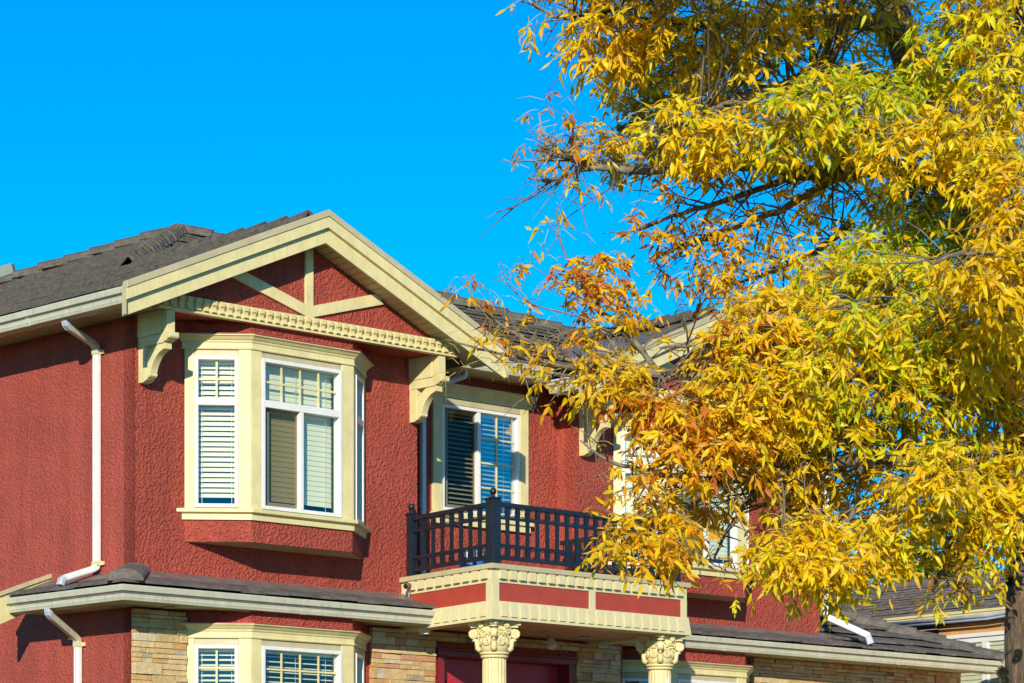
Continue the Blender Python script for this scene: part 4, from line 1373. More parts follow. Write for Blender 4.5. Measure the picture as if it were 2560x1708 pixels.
def leaf_mesh(name, items, base, mat):
    vs, fs, cs = [], [], []
    for q, col, _ in items:
        k = len(vs)
        vs += [tuple(v - base) for v in q]; fs += [tuple(i + k for i in f) for f in FACES]; cs += [(*col, 1)] * len(q)
    me = bpy.data.meshes.new(name)
    me.from_pydata(vs, [], fs)
    at = me.color_attributes.new('leaf_colour', 'FLOAT_COLOR', 'POINT')
    at.data.foreach_set('color', [c for col in cs for c in col])
    me.materials.append(mat)
    me.polygons.foreach_set('use_smooth', [True] * len(me.polygons))
    return me

def pick(pal, rnd):
    c = PAL[rnd.choice(pal) if isinstance(pal, (list, tuple)) else pal]
    v = rnd.uniform(0.82, 1.12); h = rnd.uniform(-0.06, 0.06)
    return (min(0.96, c[0] * v), min(0.88, c[1] * v * (1 + h)), c[2] * v)

def compound(LV, tw, base, out, pal, rnd, scale, sunny):
    """a pinnate leaf: a drooping stalk with five to seven leaflets"""
    n = rnd.choice([2, 2, 3, 3]); L = rnd.uniform(0.13, 0.21) * scale
    out = out.normalized()
    pts = [base + out * (L * t) + Vector((0, 0, -0.55 * L * t * t)) for t in (0, 0.25, 0.5, 0.75, 1.0)]
    tw.append((pts, [0.0017, 0.0014, 0.0012, 0.0011, 0.0009]))
    side = out.cross(Vector((0, 0, 1)))
    side = side.normalized() if side.length > 1e-3 else Vector((1, 0, 0))
    c0 = rnd.choice(pal)
    def one(p, d):
        ll = rnd.uniform(0.050, 0.118) * scale; ww = ll * rnd.uniform(0.22, 0.36)
        nr = (sunny * rnd.uniform(0.5, 1.6) + Vector((rnd.uniform(-1, 1), rnd.uniform(-1, 1), rnd.uniform(-0.6, 1))) * 0.95)
        LV.leaflet(p, d, nr, ll, ww, pick(c0 if rnd.random() < 0.75 else rnd.choice(pal), rnd), rnd)
    for i in range(n):
        p = pts[2 + int(2 * i / max(n - 1, 1))] if n > 1 else pts[4]
        p = base.lerp(pts[4], 0.45 + 0.5 * i / n) + Vector((0, 0, -0.03 * L))
        for sg in (-1, 1):
            d = side * sg * rnd.uniform(0.5, 1.1) + out * rnd.uniform(-0.1, 0.8) + Vector((rnd.uniform(-0.5, 0.5), rnd.uniform(-0.5, 0.5), -rnd.uniform(-0.25, 1.35)))
            one(p, d)
    one(pts[4], out * 0.7 + Vector((rnd.uniform(-0.5, 0.5), rnd.uniform(-0.5, 0.5), -rnd.uniform(0.0, 1.2))))

TSUN = Vector((-0.15, -0.9, 0.55))

# ---- the ash in front of the house. Everything in metres: x to the right, y away from the street, z up
tree = bpy.data.objects.new('ash_tree', None); COL.objects.link(tree)
tree.location = (2.20, 11.5, 0)
tag(tree, 'autumn ash tree with yellow, orange and green leaves, its trunk at the right edge', 'tree')
TB0 = Vector(tree.location)
rt = random.Random(21)
LIMBS = [
    ('trunk', [(2.217, 11.5, 0, 0.2), (2.181, 11.5, 1.406, 0.178), (2.167, 11.5, 2.363, 0.17), (2.16, 11.5, 2.86, 0.16), (2.142, 11.55, 3.272, 0.14), (2.071, 11.65, 3.761, 0.115), (1.907, 11.8, 4.385, 0.095), (1.722, 11.9, 4.852, 0.078), (1.604, 11.95, 5.227, 0.065), (1.517, 12, 5.95, 0.05), (1.467, 12, 6.625, 0.02)]),
    ('branch', [(1.907, 11.8, 4.385, 0.045), (1.589, 11.6, 4.467, 0.036), (1.325, 11.5, 4.416, 0.034), (1.18, 11.5, 4.425, 0.03), (1.002, 11.5, 4.457, 0.026), (0.84, 11.5, 4.45, 0.022), (0.598, 11.5, 4.433, 0.018), (0.339, 11.5, 4.447, 0.014), (0.257, 11.45, 4.467, 0.01), (0.192, 11.4, 4.475, 0.007), (0.104, 11.4, 4.512, 0.0035)]),
    ('branch', [(0.323, 11.5, 4.446, 0.01), (0.225, 11.45, 4.403, 0.008), (0.144, 11.4, 4.368, 0.006), (0.064, 11.4, 4.379, 0.003)]),
    ('branch', [(0.269, 11.45, 4.464, 0.007), (0.248, 11.4, 4.531, 0.005), (0.24, 11.4, 4.611, 0.003)]),
    ('branch', [(1.714, 11.9, 4.861, 0.04), (1.381, 11.6, 4.847, 0.032), (1.257, 11.5, 4.838, 0.026), (1.073, 11.4, 4.748, 0.02), (0.826, 11.3, 4.645, 0.014), (0.582, 11.2, 4.527, 0.008), (0.441, 11.2, 4.496, 0.004)]),
    ('branch', [(1.629, 11.95, 5.16, 0.04), (1.205, 11.8, 5.128, 0.026), (0.848, 11.6, 5.055, 0.018), (0.352, 11.4, 5.015, 0.011), (0.192, 11.4, 5.02, 0.007), (0.08, 11.4, 5.082, 0.004)]),
    ('branch', [(1.314, 11.5, 4.416, 0.022), (1.152, 11.55, 4.318, 0.016), (1.05, 11.6, 4.278, 0.013), (0.815, 11.6, 4.192, 0.01), (0.587, 11.6, 4.11, 0.005)]),
    ('branch', [(1.23, 11.5, 4.418, 0.018), (1.112, 11.55, 4.411, 0.014), (0.848, 11.6, 4.328, 0.011), (0.652, 11.6, 4.273, 0.008), (0.456, 11.6, 4.2, 0.004)]),
    ('branch', [(1.409, 11.8, 4.286, 0.02), (1.248, 12, 4.197, 0.012), (1.054, 12.1, 4.133, 0.008), (0.891, 12.2, 4.103, 0.004)]),
    ('branch', [(2.086, 11.6, 3.588, 0.05), (1.62, 11.3, 3.553, 0.036), (1.123, 11.1, 3.55, 0.028), (0.889, 11.1, 3.534, 0.023), (0.655, 11.1, 3.539, 0.02), (0.44, 11.1, 3.55, 0.016), (0.312, 11.1, 3.557, 0.01), (0.109, 11.1, 3.589, 0.007), (-0.125, 11.1, 3.64, 0.005), (-0.257, 11.1, 3.677, 0.0025)]),
    ('branch', [(0.572, 11.1, 3.553, 0.013), (0.467, 11.15, 3.687, 0.01), (0.346, 11.2, 3.819, 0.007), (0.253, 11.25, 3.955, 0.005), (0.191, 11.3, 4.109, 0.004), (0.175, 11.3, 4.236, 0.003)]),
    ('branch', [(0.312, 11.1, 3.557, 0.008), (0.187, 11.1, 3.612, 0.007), (0, 11.1, 3.706, 0.005), (-0.14, 11.1, 3.815, 0.004), (-0.179, 11.1, 3.908, 0.002)]),
    ('branch', [(0.44, 11.1, 3.55, 0.008), (0.39, 11.1, 3.659, 0.006), (0.296, 11.1, 3.752, 0.004), (0.078, 11.1, 3.815, 0.003), (-0.039, 11.1, 3.908, 0.002)]),
    ('branch', [(2.133, 11.5, 3.184, 0.05), (1.669, 11.1, 3.175, 0.034), (1.345, 11, 3.192, 0.026), (1.036, 11, 3.146, 0.02), (0.804, 11, 3.115, 0.015), (0.572, 11, 3.138, 0.011), (0.371, 11, 3.192, 0.007), (0.263, 11, 3.269, 0.003)]),
    ('branch', [(1.036, 11, 3.146, 0.013), (0.928, 11.2, 3.048, 0.01), (0.842, 11.3, 2.934, 0.007), (0.794, 11.3, 2.823, 0.004)]),
    ('branch', [(1.345, 11, 3.192, 0.014), (1.326, 11.1, 2.988, 0.01), (1.217, 11.1, 2.832, 0.006), (1.061, 11.1, 2.739, 0.003)]),
    ('branch', [(0.804, 11, 3.115, 0.009), (0.652, 11.05, 2.982, 0.007), (0.468, 11.1, 2.895, 0.004), (0.343, 11.1, 2.832, 0.002)]),
    ('branch', [(2.133, 11.5, 3.038, 0.03), (1.841, 11.2, 2.938, 0.018), (1.684, 11.1, 2.785, 0.01), (1.638, 11.1, 2.692, 0.004)]),
    ('branch', [(2.103, 11.6, 3.686, 0.05), (1.684, 11.2, 3.772, 0.032), (1.345, 11, 3.787, 0.024), (1.026, 10.9, 3.714, 0.016), (0.796, 10.9, 3.637, 0.01), (0.567, 10.9, 3.606, 0.005)]),
    ('branch', [(1.907, 11.8, 4.385, 0.04), (1.971, 11.5, 4.557, 0.026), (2.001, 11.3, 4.744, 0.018), (2.03, 11.2, 5.031, 0.01)]),
    ('branch', [(2.142, 11.55, 3.272, 0.05), (2.477, 11.6, 3.442, 0.034), (2.91, 11.7, 3.573, 0.02), (3.266, 11.8, 3.623, 0.008)]),
    ('branch', [(2.071, 11.65, 3.761, 0.05), (2.52, 11.8, 4.021, 0.034), (2.96, 11.9, 4.242, 0.02), (3.322, 12, 4.331, 0.008)]),
    ('branch', [(1.907, 11.8, 4.385, 0.05), (2.394, 12, 4.686, 0.034), (2.839, 12.1, 4.932, 0.02), (3.179, 12.1, 5.051, 0.008)]),
    ('branch', [(1.722, 11.9, 4.852, 0.04), (2.177, 12.2, 5.337, 0.03), (2.541, 12.3, 5.713, 0.015), (2.8, 12.3, 5.972, 0.006)]),
    ('branch', [(2.006, 11.7, 4.033, 0.04), (1.978, 11, 4.042, 0.025), (1.958, 10.4, 4.055, 0.012)]),
    ('branch', [(2.086, 11.6, 3.751, 0.03), (1.851, 10.8, 3.755, 0.02), (1.634, 10.2, 3.807, 0.012), (1.475, 10, 3.736, 0.005)]),
]
CLUMPS = [   # centre x, y, z, half width, half height, half depth, number of leaves, palette, leaf size
    (0.257, 11.4, 5.08, 0.141, 0.071, 0.11, 34, (0, 0, 5), 0.53),
    (0.026, 11.4, 5.106, 0.047, 0.039, 0.055, 3, (0, 1), 0.53),
    (0.087, 11.4, 5.036, 0.039, 0.055, 0.055, 3, (0, 0), 0.53),
    (0.309, 11.4, 4.957, 0.094, 0.094, 0.11, 34, (0, 0, 1), 0.53),
    (0.379, 11.4, 4.87, 0.047, 0.047, 0.0825, 5, (0, 0), 0.53),
    (0.476, 11.3, 4.997, 0.202, 0.125, 0.1925, 128, (0, 0, 1, 5), 0.53),
    (0.735, 11.3, 4.98, 0.218, 0.140, 0.22, 138, (0, 0, 1, 2), 0.53),
    (1.012, 11.3, 4.98, 0.218, 0.140, 0.22, 123, (0, 2, 1, 0), 0.53),
    (1.259, 11.5, 5.075, 0.174, 0.095, 0.22, 74, (0, 2, 0), 0.53),
    (1.495, 11.7, 5.171, 0.145, 0.073, 0.22, 44, (0, 0, 0), 0.53),
    (0.428, 11.4, 4.905, 0.141, 0.110, 0.165, 84, (0, 0, 1), 0.53),
    (0.592, 11.9, 4.904, 0.164, 0.148, 0.165, 113, (0, 0, 5), 0.53),
    (0.755, 11.6, 4.857, 0.192, 0.144, 0.22, 113, (0, 2, 0), 0.53),
    (0.951, 11.4, 4.818, 0.204, 0.126, 0.22, 108, (2, 0, 1), 0.53),
    (0.542, 12, 4.767, 0.124, 0.132, 0.1375, 84, (0, 0, 5), 0.53),
    (0.66, 11.2, 4.521, 0.170, 0.108, 0.165, 128, (0, 1, 2), 0.53),
    (0.866, 11.2, 4.504, 0.185, 0.093, 0.165, 113, (0, 1, 2), 0.53),
    (1.062, 11.1, 4.529, 0.168, 0.122, 0.1925, 128, (2, 2, 0, 3), 0.53),
    (1.232, 11.1, 4.614, 0.168, 0.122, 0.1925, 123, (2, 3, 2, 1), 0.53),
    (1.419, 11.1, 4.597, 0.168, 0.122, 0.1925, 118, (3, 2, 2, 3), 0.53),
    (1.329, 11.5, 4.828, 0.127, 0.063, 0.165, 39, (0, 2, 3), 0.53),
    (1.524, 11, 4.419, 0.212, 0.121, 0.1925, 148, (0, 1, 0, 2), 0.53),
    (1.687, 11.3, 4.669, 0.171, 0.125, 0.1925, 98, (2, 0, 3), 0.53),
    (1.742, 11.1, 4.835, 0.184, 0.153, 0.22, 143, (2, 0, 2, 3), 0.53),
    (1.877, 11, 4.907, 0.136, 0.121, 0.1925, 103, (0, 2, 0, 0), 0.53),
    (1.894, 10.9, 4.643, 0.120, 0.165, 0.1925, 118, (2, 0, 2, 1), 0.53),
    (1.777, 10.9, 4.477, 0.165, 0.135, 0.165, 128, (0, 1, 2), 0.53),
    (1.826, 10.7, 4.26, 0.133, 0.118, 0.165, 98, (0, 1, 2), 0.53),
    (1.685, 11.9, 4.977, 0.115, 0.098, 0.165, 39, (0, 0, 2), 0.53),
    (1.466, 12.2, 5.156, 0.202, 0.101, 0.165, 39, (0, 5, 0), 0.53),
    (1.37, 11.4, 4.521, 0.157, 0.079, 0.165, 64, (0, 2, 2), 0.53),
    (1.199, 11.6, 4.501, 0.096, 0.056, 0.11, 17, (0, 0, 0), 0.53),
    (0.84, 11.55, 4.383, 0.255, 0.072, 0.165, 20, (0, 5, 7), 0.477),
    (1.14, 11.55, 4.33, 0.207, 0.095, 0.165, 28, (0, 0, 5), 0.477),
    (1.37, 11.55, 4.347, 0.175, 0.095, 0.165, 38, (0, 0, 2), 0.477),
    (1.662, 12, 4.455, 0.182, 0.099, 0.165, 113, (2, 0, 0, 3), 0.5035),
    (0.575, 11.55, 4.224, 0.127, 0.095, 0.1375, 23, (5, 0, 7), 0.477),
    (0.769, 11.55, 4.135, 0.175, 0.111, 0.165, 51, (5, 0, 7), 0.477),
    (0.964, 11.55, 4.188, 0.159, 0.111, 0.165, 46, (0, 0, 5), 0.477),
    (1.158, 11.55, 4.135, 0.143, 0.095, 0.165, 41, (0, 0, 2), 0.477),
    (0.84, 11.55, 4.012, 0.143, 0.064, 0.1375, 33, (0, 5, 7), 0.477),
    (0.999, 11.55, 4.012, 0.127, 0.064, 0.1375, 26, (0, 0, 0), 0.477),
    (0.451, 11.55, 4.206, 0.048, 0.048, 0.055, 1, (0,), 0.477),
    (0.61, 11.55, 4.012, 0.048, 0.048, 0.055, 1, (0, 0), 0.477),
    (0.713, 12.1, 4.052, 0.050, 0.050, 0.055, 3, (0, 0), 0.477),
    (1.754, 11.4, 4.225, 0.188, 0.110, 0.1925, 128, (2, 0, 4, 3), 0.53),
    (1.943, 11.7, 4.222, 0.129, 0.145, 0.165, 89, (4, 3, 0, 5), 0.53),
    (1.84, 10.5, 4.05, 0.087, 0.174, 0.1375, 98, (0, 0, 0), 0.5565),
    (1.678, 10.2, 3.792, 0.126, 0.098, 0.1375, 74, (0, 0, 0), 0.583),
    (1.808, 10.5, 3.728, 0.130, 0.159, 0.165, 148, (0, 0, 0, 2), 0.5565),
    (1.894, 10.9, 3.609, 0.120, 0.120, 0.165, 89, (0, 0, 0), 0.53),
    (1.679, 10.7, 3.769, 0.118, 0.118, 0.165, 84, (0, 1, 2), 0.53),
    (1.427, 11.3, 4.08, 0.171, 0.093, 0.165, 123, (3, 2, 3, 0), 0.53),
    (1.283, 11.1, 3.918, 0.168, 0.092, 0.165, 113, (2, 3, 0, 0), 0.53),
    (1.49, 11, 3.897, 0.182, 0.091, 0.1925, 138, (2, 3, 2, 1), 0.53),
    (1.664, 11.5, 4.107, 0.111, 0.079, 0.165, 59, (4, 3, 2), 0.53),
    (1.019, 11, 3.796, 0.167, 0.076, 0.165, 98, (0, 1, 0, 1), 0.53),
    (1.126, 10.9, 3.692, 0.180, 0.105, 0.165, 128, (2, 0, 0, 1), 0.53),
    (0.909, 10.9, 3.659, 0.165, 0.090, 0.165, 113, (0, 5, 1, 6), 0.53),
    (1.331, 10.8, 3.673, 0.193, 0.104, 0.1925, 153, (2, 0, 1, 3), 0.53),
    (1.529, 10.8, 3.657, 0.179, 0.104, 0.1925, 138, (2, 3, 0, 2), 0.53),
    (1.678, 10.8, 3.574, 0.149, 0.119, 0.1925, 123, (0, 2, 2), 0.53),
    (0.817, 11, 3.594, 0.167, 0.106, 0.165, 76, (0, 5, 0, 1), 0.53),
    (0.909, 10.9, 3.509, 0.195, 0.105, 0.1925, 128, (0, 5, 2, 1), 0.53),
    (1.116, 10.8, 3.491, 0.193, 0.104, 0.1925, 133, (0, 2, 1, 2), 0.53),
    (1.347, 10.8, 3.475, 0.193, 0.104, 0.1925, 138, (2, 0, 3, 0), 0.53),
    (1.56, 10.9, 3.442, 0.180, 0.120, 0.1925, 133, (2, 3, 0), 0.53),
    (1.809, 11.2, 3.458, 0.170, 0.139, 0.22, 113, (0, 2, 7, 3), 0.53),
    (1.946, 11.2, 3.424, 0.108, 0.139, 0.165, 74, (0, 2, 7), 0.53),
    (0.615, 11, 3.408, 0.152, 0.091, 0.165, 84, (5, 0, 6), 0.53),
    (0.776, 10.9, 3.375, 0.180, 0.105, 0.165, 113, (5, 0, 1, 6), 0.53),
    (0.993, 10.9, 3.325, 0.195, 0.105, 0.1925, 123, (0, 0, 2, 1), 0.53),
    (1.21, 10.9, 3.309, 0.180, 0.105, 0.1925, 113, (0, 0, 2), 0.53),
    (1.44, 11, 3.307, 0.167, 0.091, 0.1925, 84, (2, 0, 3), 0.53),
    (1.623, 11.1, 3.289, 0.138, 0.092, 0.1925, 54, (2, 3, 0), 0.53),
    (0.463, 11, 3.274, 0.091, 0.076, 0.11, 4, (5, 0), 0.53),
    (0.609, 10.9, 3.225, 0.150, 0.090, 0.165, 62, (0, 5, 6), 0.53),
    (0.809, 10.9, 3.192, 0.165, 0.090, 0.165, 98, (5, 0, 1, 6), 0.53),
    (1.028, 11.1, 3.187, 0.168, 0.092, 0.1925, 89, (0, 1, 0), 0.53),
    (1.226, 11.2, 3.184, 0.170, 0.108, 0.1925, 84, (0, 0, 0), 0.53),
    (1.44, 11.4, 3.212, 0.110, 0.094, 0.165, 34, (0, 2, 7), 0.53),
    (0.509, 10.9, 3.092, 0.120, 0.075, 0.11, 34, (5, 0), 0.53),
    (0.677, 11.2, 3.098, 0.170, 0.093, 0.165, 34, (0, 5, 1), 0.53),
    (0.866, 11.2, 3.081, 0.154, 0.093, 0.165, 28, (0, 5, 5), 0.53),
    (1.064, 11.3, 3.077, 0.140, 0.078, 0.165, 27, (0, 2, 7), 0.53),
    (1.254, 11.3, 3.043, 0.140, 0.078, 0.165, 54, (0, 1, 7), 0.53),
    (0.375, 10.9, 3.125, 0.075, 0.075, 0.0825, 3, (2, 0, 5), 0.53),
    (0.322, 10.8, 3.152, 0.037, 0.045, 0.055, 1, (0,), 0.53),
    (0.359, 10.9, 2.975, 0.068, 0.090, 0.0825, 3, (5, 0, 2), 0.53),
    (0.509, 10.9, 2.942, 0.135, 0.075, 0.1375, 45, (5, 0, 1), 0.53),
    (0.712, 11.2, 2.961, 0.123, 0.077, 0.1375, 17, (0, 5, 5), 0.53),
    (0.405, 10.8, 2.863, 0.089, 0.060, 0.11, 30, (5, 0, 0), 0.53),
    (0.554, 10.8, 2.847, 0.089, 0.060, 0.11, 34, (0, 5, 0), 0.53),
    (0.62, 10.8, 2.896, 0.074, 0.060, 0.11, 20, (5, 0), 0.53),
    (0.839, 11.3, 2.939, 0.109, 0.078, 0.1375, 4, (7, 0, 5), 0.5035),
    (0.977, 11.3, 2.904, 0.125, 0.093, 0.1375, 17, (0, 7, 5), 0.5035),
    (0.804, 11.3, 2.818, 0.093, 0.062, 0.11, 3, (7, 0, 5), 0.5035),
    (0.891, 11.3, 2.731, 0.093, 0.047, 0.11, 2, (0, 7, 2), 0.477),
    (1.108, 10.8, 2.903, 0.119, 0.074, 0.1375, 74, (0, 0, 1), 0.53),
    (1.032, 10.7, 2.792, 0.133, 0.074, 0.1375, 84, (0, 1, 2, 0), 0.53),
    (1.163, 10.7, 2.76, 0.118, 0.074, 0.1375, 89, (0, 0, 1), 0.53),
    (1.29, 10.8, 2.87, 0.119, 0.074, 0.1375, 79, (0, 1, 2, 0), 0.53),
    (1.141, 10.8, 2.688, 0.074, 0.045, 0.11, 17, (0, 2), 0.53),
    (1.273, 10.8, 2.737, 0.074, 0.045, 0.11, 20, (0, 2), 0.53),
    (1.43, 10.8, 2.906, 0.119, 0.067, 0.1375, 64, (0, 1, 2), 0.53),
    (1.405, 10.8, 2.82, 0.074, 0.045, 0.11, 22, (0, 0, 2), 0.53),
    (1.587, 10.8, 2.87, 0.060, 0.052, 0.11, 4, (0, 1, 2), 0.53),
    (1.569, 11.2, 3.047, 0.139, 0.077, 0.165, 59, (0, 2, 7), 0.53),
    (1.598, 10.6, 3.099, 0.146, 0.102, 0.165, 128, (0, 1, 2, 0), 0.53),
    (1.827, 11.1, 3.204, 0.153, 0.122, 0.165, 133, (0, 1, 2, 0), 0.53),
    (1.929, 11.1, 3.034, 0.107, 0.138, 0.1375, 103, (0, 1, 2, 0), 0.5565),
    (1.759, 11.1, 3.034, 0.138, 0.092, 0.165, 98, (0, 0, 1, 2), 0.5565),
    (1.861, 11.1, 2.932, 0.107, 0.061, 0.11, 44, (0, 1, 2), 0.5565),
    (1.49, 11, 3.122, 0.091, 0.076, 0.165, 34, (0, 2, 0), 0.53),
    (1.719, 11.4, 2.933, 0.110, 0.063, 0.1375, 39, (0, 7, 0), 0.53),
    (1.726, 11, 2.769, 0.091, 0.076, 0.11, 32, (0, 2, 7), 0.5035),
    (1.642, 11, 2.684, 0.061, 0.045, 0.0825, 3, (0, 7, 2), 0.477),
    (1.81, 11.1, 2.694, 0.076, 0.046, 0.0825, 4, (7, 0, 2), 0.477),
    (1.912, 11.2, 2.79, 0.046, 0.077, 0.0825, 3, (0, 2, 7), 0.477),
    (0.236, 11.4, 4.539, 0.094, 0.079, 0.0825, 25, (5, 0, 6), 0.4505),
    (0.131, 11.4, 4.661, 0.055, 0.047, 0.055, 4, (5, 6), 0.424),
    (0.343, 11.5, 4.547, 0.079, 0.079, 0.0825, 32, (5, 0, 2), 0.4505),
    (0.453, 11.6, 4.519, 0.080, 0.064, 0.0825, 34, (5, 0, 2), 0.4505),
    (0.201, 11.4, 4.399, 0.071, 0.047, 0.055, 5, (5, 0, 0), 0.4505),
    (0.061, 11.4, 4.521, 0.031, 0.024, 0.0275, 2, (6, 5), 0.371),
    (0.305, 11.4, 4.364, 0.039, 0.039, 0.055, 2, (5, 0), 0.4505),
    (0.191, 11.35, 4.283, 0.031, 0.047, 0.044, 2, (0, 5), 0.5035),
    (0.156, 11.3, 4.167, 0.047, 0.039, 0.044, 3, (0, 2), 0.4505),
    (0.113, 11.3, 4.063, 0.031, 0.031, 0.033, 1, (0, 5), 0.424),
    (-0.195, 11.1, 3.926, 0.028, 0.023, 0.0275, 3, (5, 6), 0.4505),
    (-0.144, 11.1, 3.867, 0.054, 0.046, 0.044, 4, (5, 0), 0.477),
    (-0.076, 11.1, 3.697, 0.076, 0.046, 0.055, 5, (5, 0, 6), 0.477),
    (0.06, 11.1, 3.697, 0.076, 0.046, 0.055, 5, (5, 0, 0), 0.5035),
    (-0.042, 11.1, 3.867, 0.061, 0.046, 0.055, 4, (5, 0), 0.477),
    (0.026, 11.1, 3.612, 0.061, 0.038, 0.055, 4, (5, 0, 0), 0.5035),
    (-0.034, 11.1, 3.986, 0.038, 0.023, 0.033, 2, (5, 0), 0.371),
    (0.026, 11.1, 3.918, 0.061, 0.054, 0.055, 4, (5, 0, 6), 0.424),
    (-0.11, 11.1, 3.799, 0.054, 0.046, 0.044, 2, (5, 6), 0.424),
    (-0.025, 11.1, 3.731, 0.061, 0.046, 0.055, 4, (5, 0, 0), 0.4505),
    (0.094, 11.1, 3.816, 0.046, 0.054, 0.055, 3, (0, 5), 0.4505),
    (0.23, 11.15, 3.928, 0.092, 0.069, 0.0825, 30, (5, 6, 0), 0.4505),
    (0.352, 11.2, 3.973, 0.093, 0.069, 0.0825, 44, (5, 0, 6), 0.4505),
    (0.299, 11.15, 3.843, 0.108, 0.061, 0.0825, 32, (5, 0, 6), 0.4505),
    (0.437, 11.2, 3.87, 0.093, 0.069, 0.0825, 27, (5, 0, 0), 0.477),
    (0.195, 11.1, 3.714, 0.092, 0.046, 0.066, 4, (5, 6, 0), 0.4505),
    (0.382, 11.1, 3.714, 0.122, 0.061, 0.0825, 30, (5, 0, 0), 0.5035),
    (0.518, 11.1, 3.731, 0.092, 0.076, 0.11, 2, (0, 5, 2), 0.5035),
    (0.111, 11.1, 3.629, 0.076, 0.046, 0.066, 4, (5, 0, 0), 0.5035),
    (0.228, 11.05, 3.569, 0.107, 0.053, 0.0825, 4, (5, 0, 0), 0.53),
    (0.379, 11, 3.543, 0.106, 0.061, 0.11, 54, (5, 0, 1), 0.53),
    (0.194, 11, 3.476, 0.076, 0.061, 0.0825, 3, (0, 5, 5), 0.53),
    (0.312, 11, 3.442, 0.076, 0.045, 0.0825, 2, (0, 5, 0), 0.53),
    (0.446, 11, 3.442, 0.091, 0.061, 0.11, 22, (5, 0, 6), 0.53),
    (0.093, 11, 3.484, 0.038, 0.053, 0.044, 0, (0, 5), 0.53),
    (0.278, 11, 3.392, 0.045, 0.038, 0.044, 0, (0, 2), 0.53),
    (2.417, 11.4, 3.387, 0.188, 0.204, 0.275, 108, (0, 1, 2), 0.53),
    (2.743, 11.6, 3.347, 0.224, 0.192, 0.33, 108, (0, 1, 2), 0.53),
    (3.054, 11.7, 3.506, 0.210, 0.210, 0.33, 98, (0, 2, 0), 0.53),
    (2.552, 11.7, 3.828, 0.210, 0.226, 0.33, 108, (0, 1, 2), 0.53),
    (2.924, 11.9, 3.939, 0.246, 0.230, 0.385, 113, (0, 2, 3), 0.53),
    (3.242, 12, 4.032, 0.182, 0.215, 0.33, 89, (0, 0, 2), 0.53),
    (2.596, 11.9, 4.34, 0.230, 0.230, 0.385, 113, (0, 1, 2), 0.53),
    (2.948, 12, 4.473, 0.248, 0.231, 0.385, 113, (0, 2, 3), 0.53),
    (3.232, 12.1, 4.571, 0.183, 0.217, 0.33, 84, (0, 0, 2), 0.53),
    (2.544, 12, 4.877, 0.231, 0.231, 0.385, 108, (0, 1, 2), 0.53),
    (2.899, 12.1, 5.015, 0.250, 0.233, 0.385, 108, (0, 2, 3), 0.53),
    (3.121, 12.1, 5.164, 0.183, 0.200, 0.33, 84, (0, 0, 2), 0.53),
    (2.565, 12.1, 5.46, 0.250, 0.233, 0.385, 108, (0, 1, 2), 0.53),
    (2.885, 12.2, 5.641, 0.235, 0.235, 0.385, 98, (0, 2, 3), 0.53),
    (2.489, 11.1, 3.034, 0.153, 0.092, 0.22, 49, (0, 1, 2), 0.53),
    (2.474, 12.2, 5.996, 0.370, 0.252, 0.44, 123, (0, 1, 2), 0.53),
    (0.868, 10.8, 5.095, 0.387, 0.104, 0.275, 148, (0, 2, 1), 0.53),  # first of the unseen overhead clumps, added nearer to shade foliage below
    (1.389, 11, 5.16, 0.303, 0.121, 0.33, 148, (0, 2, 1), 0.53),
    (1.794, 10.9, 5.111, 0.240, 0.120, 0.33, 123, (0, 2, 1), 0.53),
    (0.472, 11.2, 5.19, 0.231, 0.093, 0.22, 84, (0, 0, 5), 0.53),
    (0.696, 10.7, 5.341, 0.442, 0.177, 0.33, 221, (0, 2, 1, 3), 0.583),
    (1.377, 10.9, 5.444, 0.450, 0.195, 0.385, 271, (0, 2, 1, 3), 0.583),
    (1.961, 10.9, 5.394, 0.300, 0.225, 0.385, 197, (0, 2, 1, 3), 0.583),
    (2.127, 10.9, 4.477, 0.135, 0.300, 0.275, 172, (0, 2, 1, 3), 0.53),
    (2.205, 11.3, 3.89, 0.125, 0.311, 0.275, 172, (0, 0, 1, 2), 0.53),
    (2.244, 11.5, 3.262, 0.127, 0.190, 0.22, 123, (0, 0, 1, 2), 0.53),
]
BARE = [(0.069, 11.25, 4.452), (0.103, 11.25, 4.478), (0.052, 11.25, 4.34), (0.112, 11.25, 4.529), (0.189, 11.25, 4.615), (0.353, 11.25, 4.598), (0.37, 11.25, 4.65), (0.267, 11.25, 4.529), (0.215, 11.25, 4.082), (0.164, 11.25, 3.978), (0.215, 11.25, 3.944), (0.043, 11.25, 3.858), (0.069, 11.25, 3.806), (-0.129, 11.25, 3.763), (-0.06, 11.25, 3.737), (-0.215, 11.25, 3.599), (-0.164, 11.25, 3.634), (-0.077, 11.25, 3.548), (-0.009, 11.25, 3.599), (-0.129, 11.25, 3.565), (0.043, 11.25, 3.668), (0.129, 11.25, 3.72), (0.646, 11.25, 4.323), (0.543, 11.25, 4.288)]
MOSS = [(1.986, 11.36, 2.773, 0.022), (1.986, 11.36, 2.752, 0.015), (1.957, 11.36, 2.398, 0.03), (1.966, 11.36, 2.366, 0.024), (2.019, 11.36, 2.475, 0.022), (1.976, 11.36, 2.614, 0.012)]
STUB = (1.978, 11.35, 2.785)
def limb(name, pts, mat, nseg=6, sides=9, parent=tree, wob=0.006):
    q = bez([(x, y, z, r) for x, y, z, r in pts], nseg)
    g = G(); v = [Vector(p[:3]) - TB0 + Vector((rt.uniform(-1, 1), rt.uniform(-1, 1), rt.uniform(-1, 1))) * min(wob, p[3] * 0.5) for p in q]
    g.tube(v, [max(0.0012, p[3]) for p in q], sides)
    return part(name, g, mat, parent, smooth=True, flip=False), q
AX = []                     # points of the branch network that twigs may start from
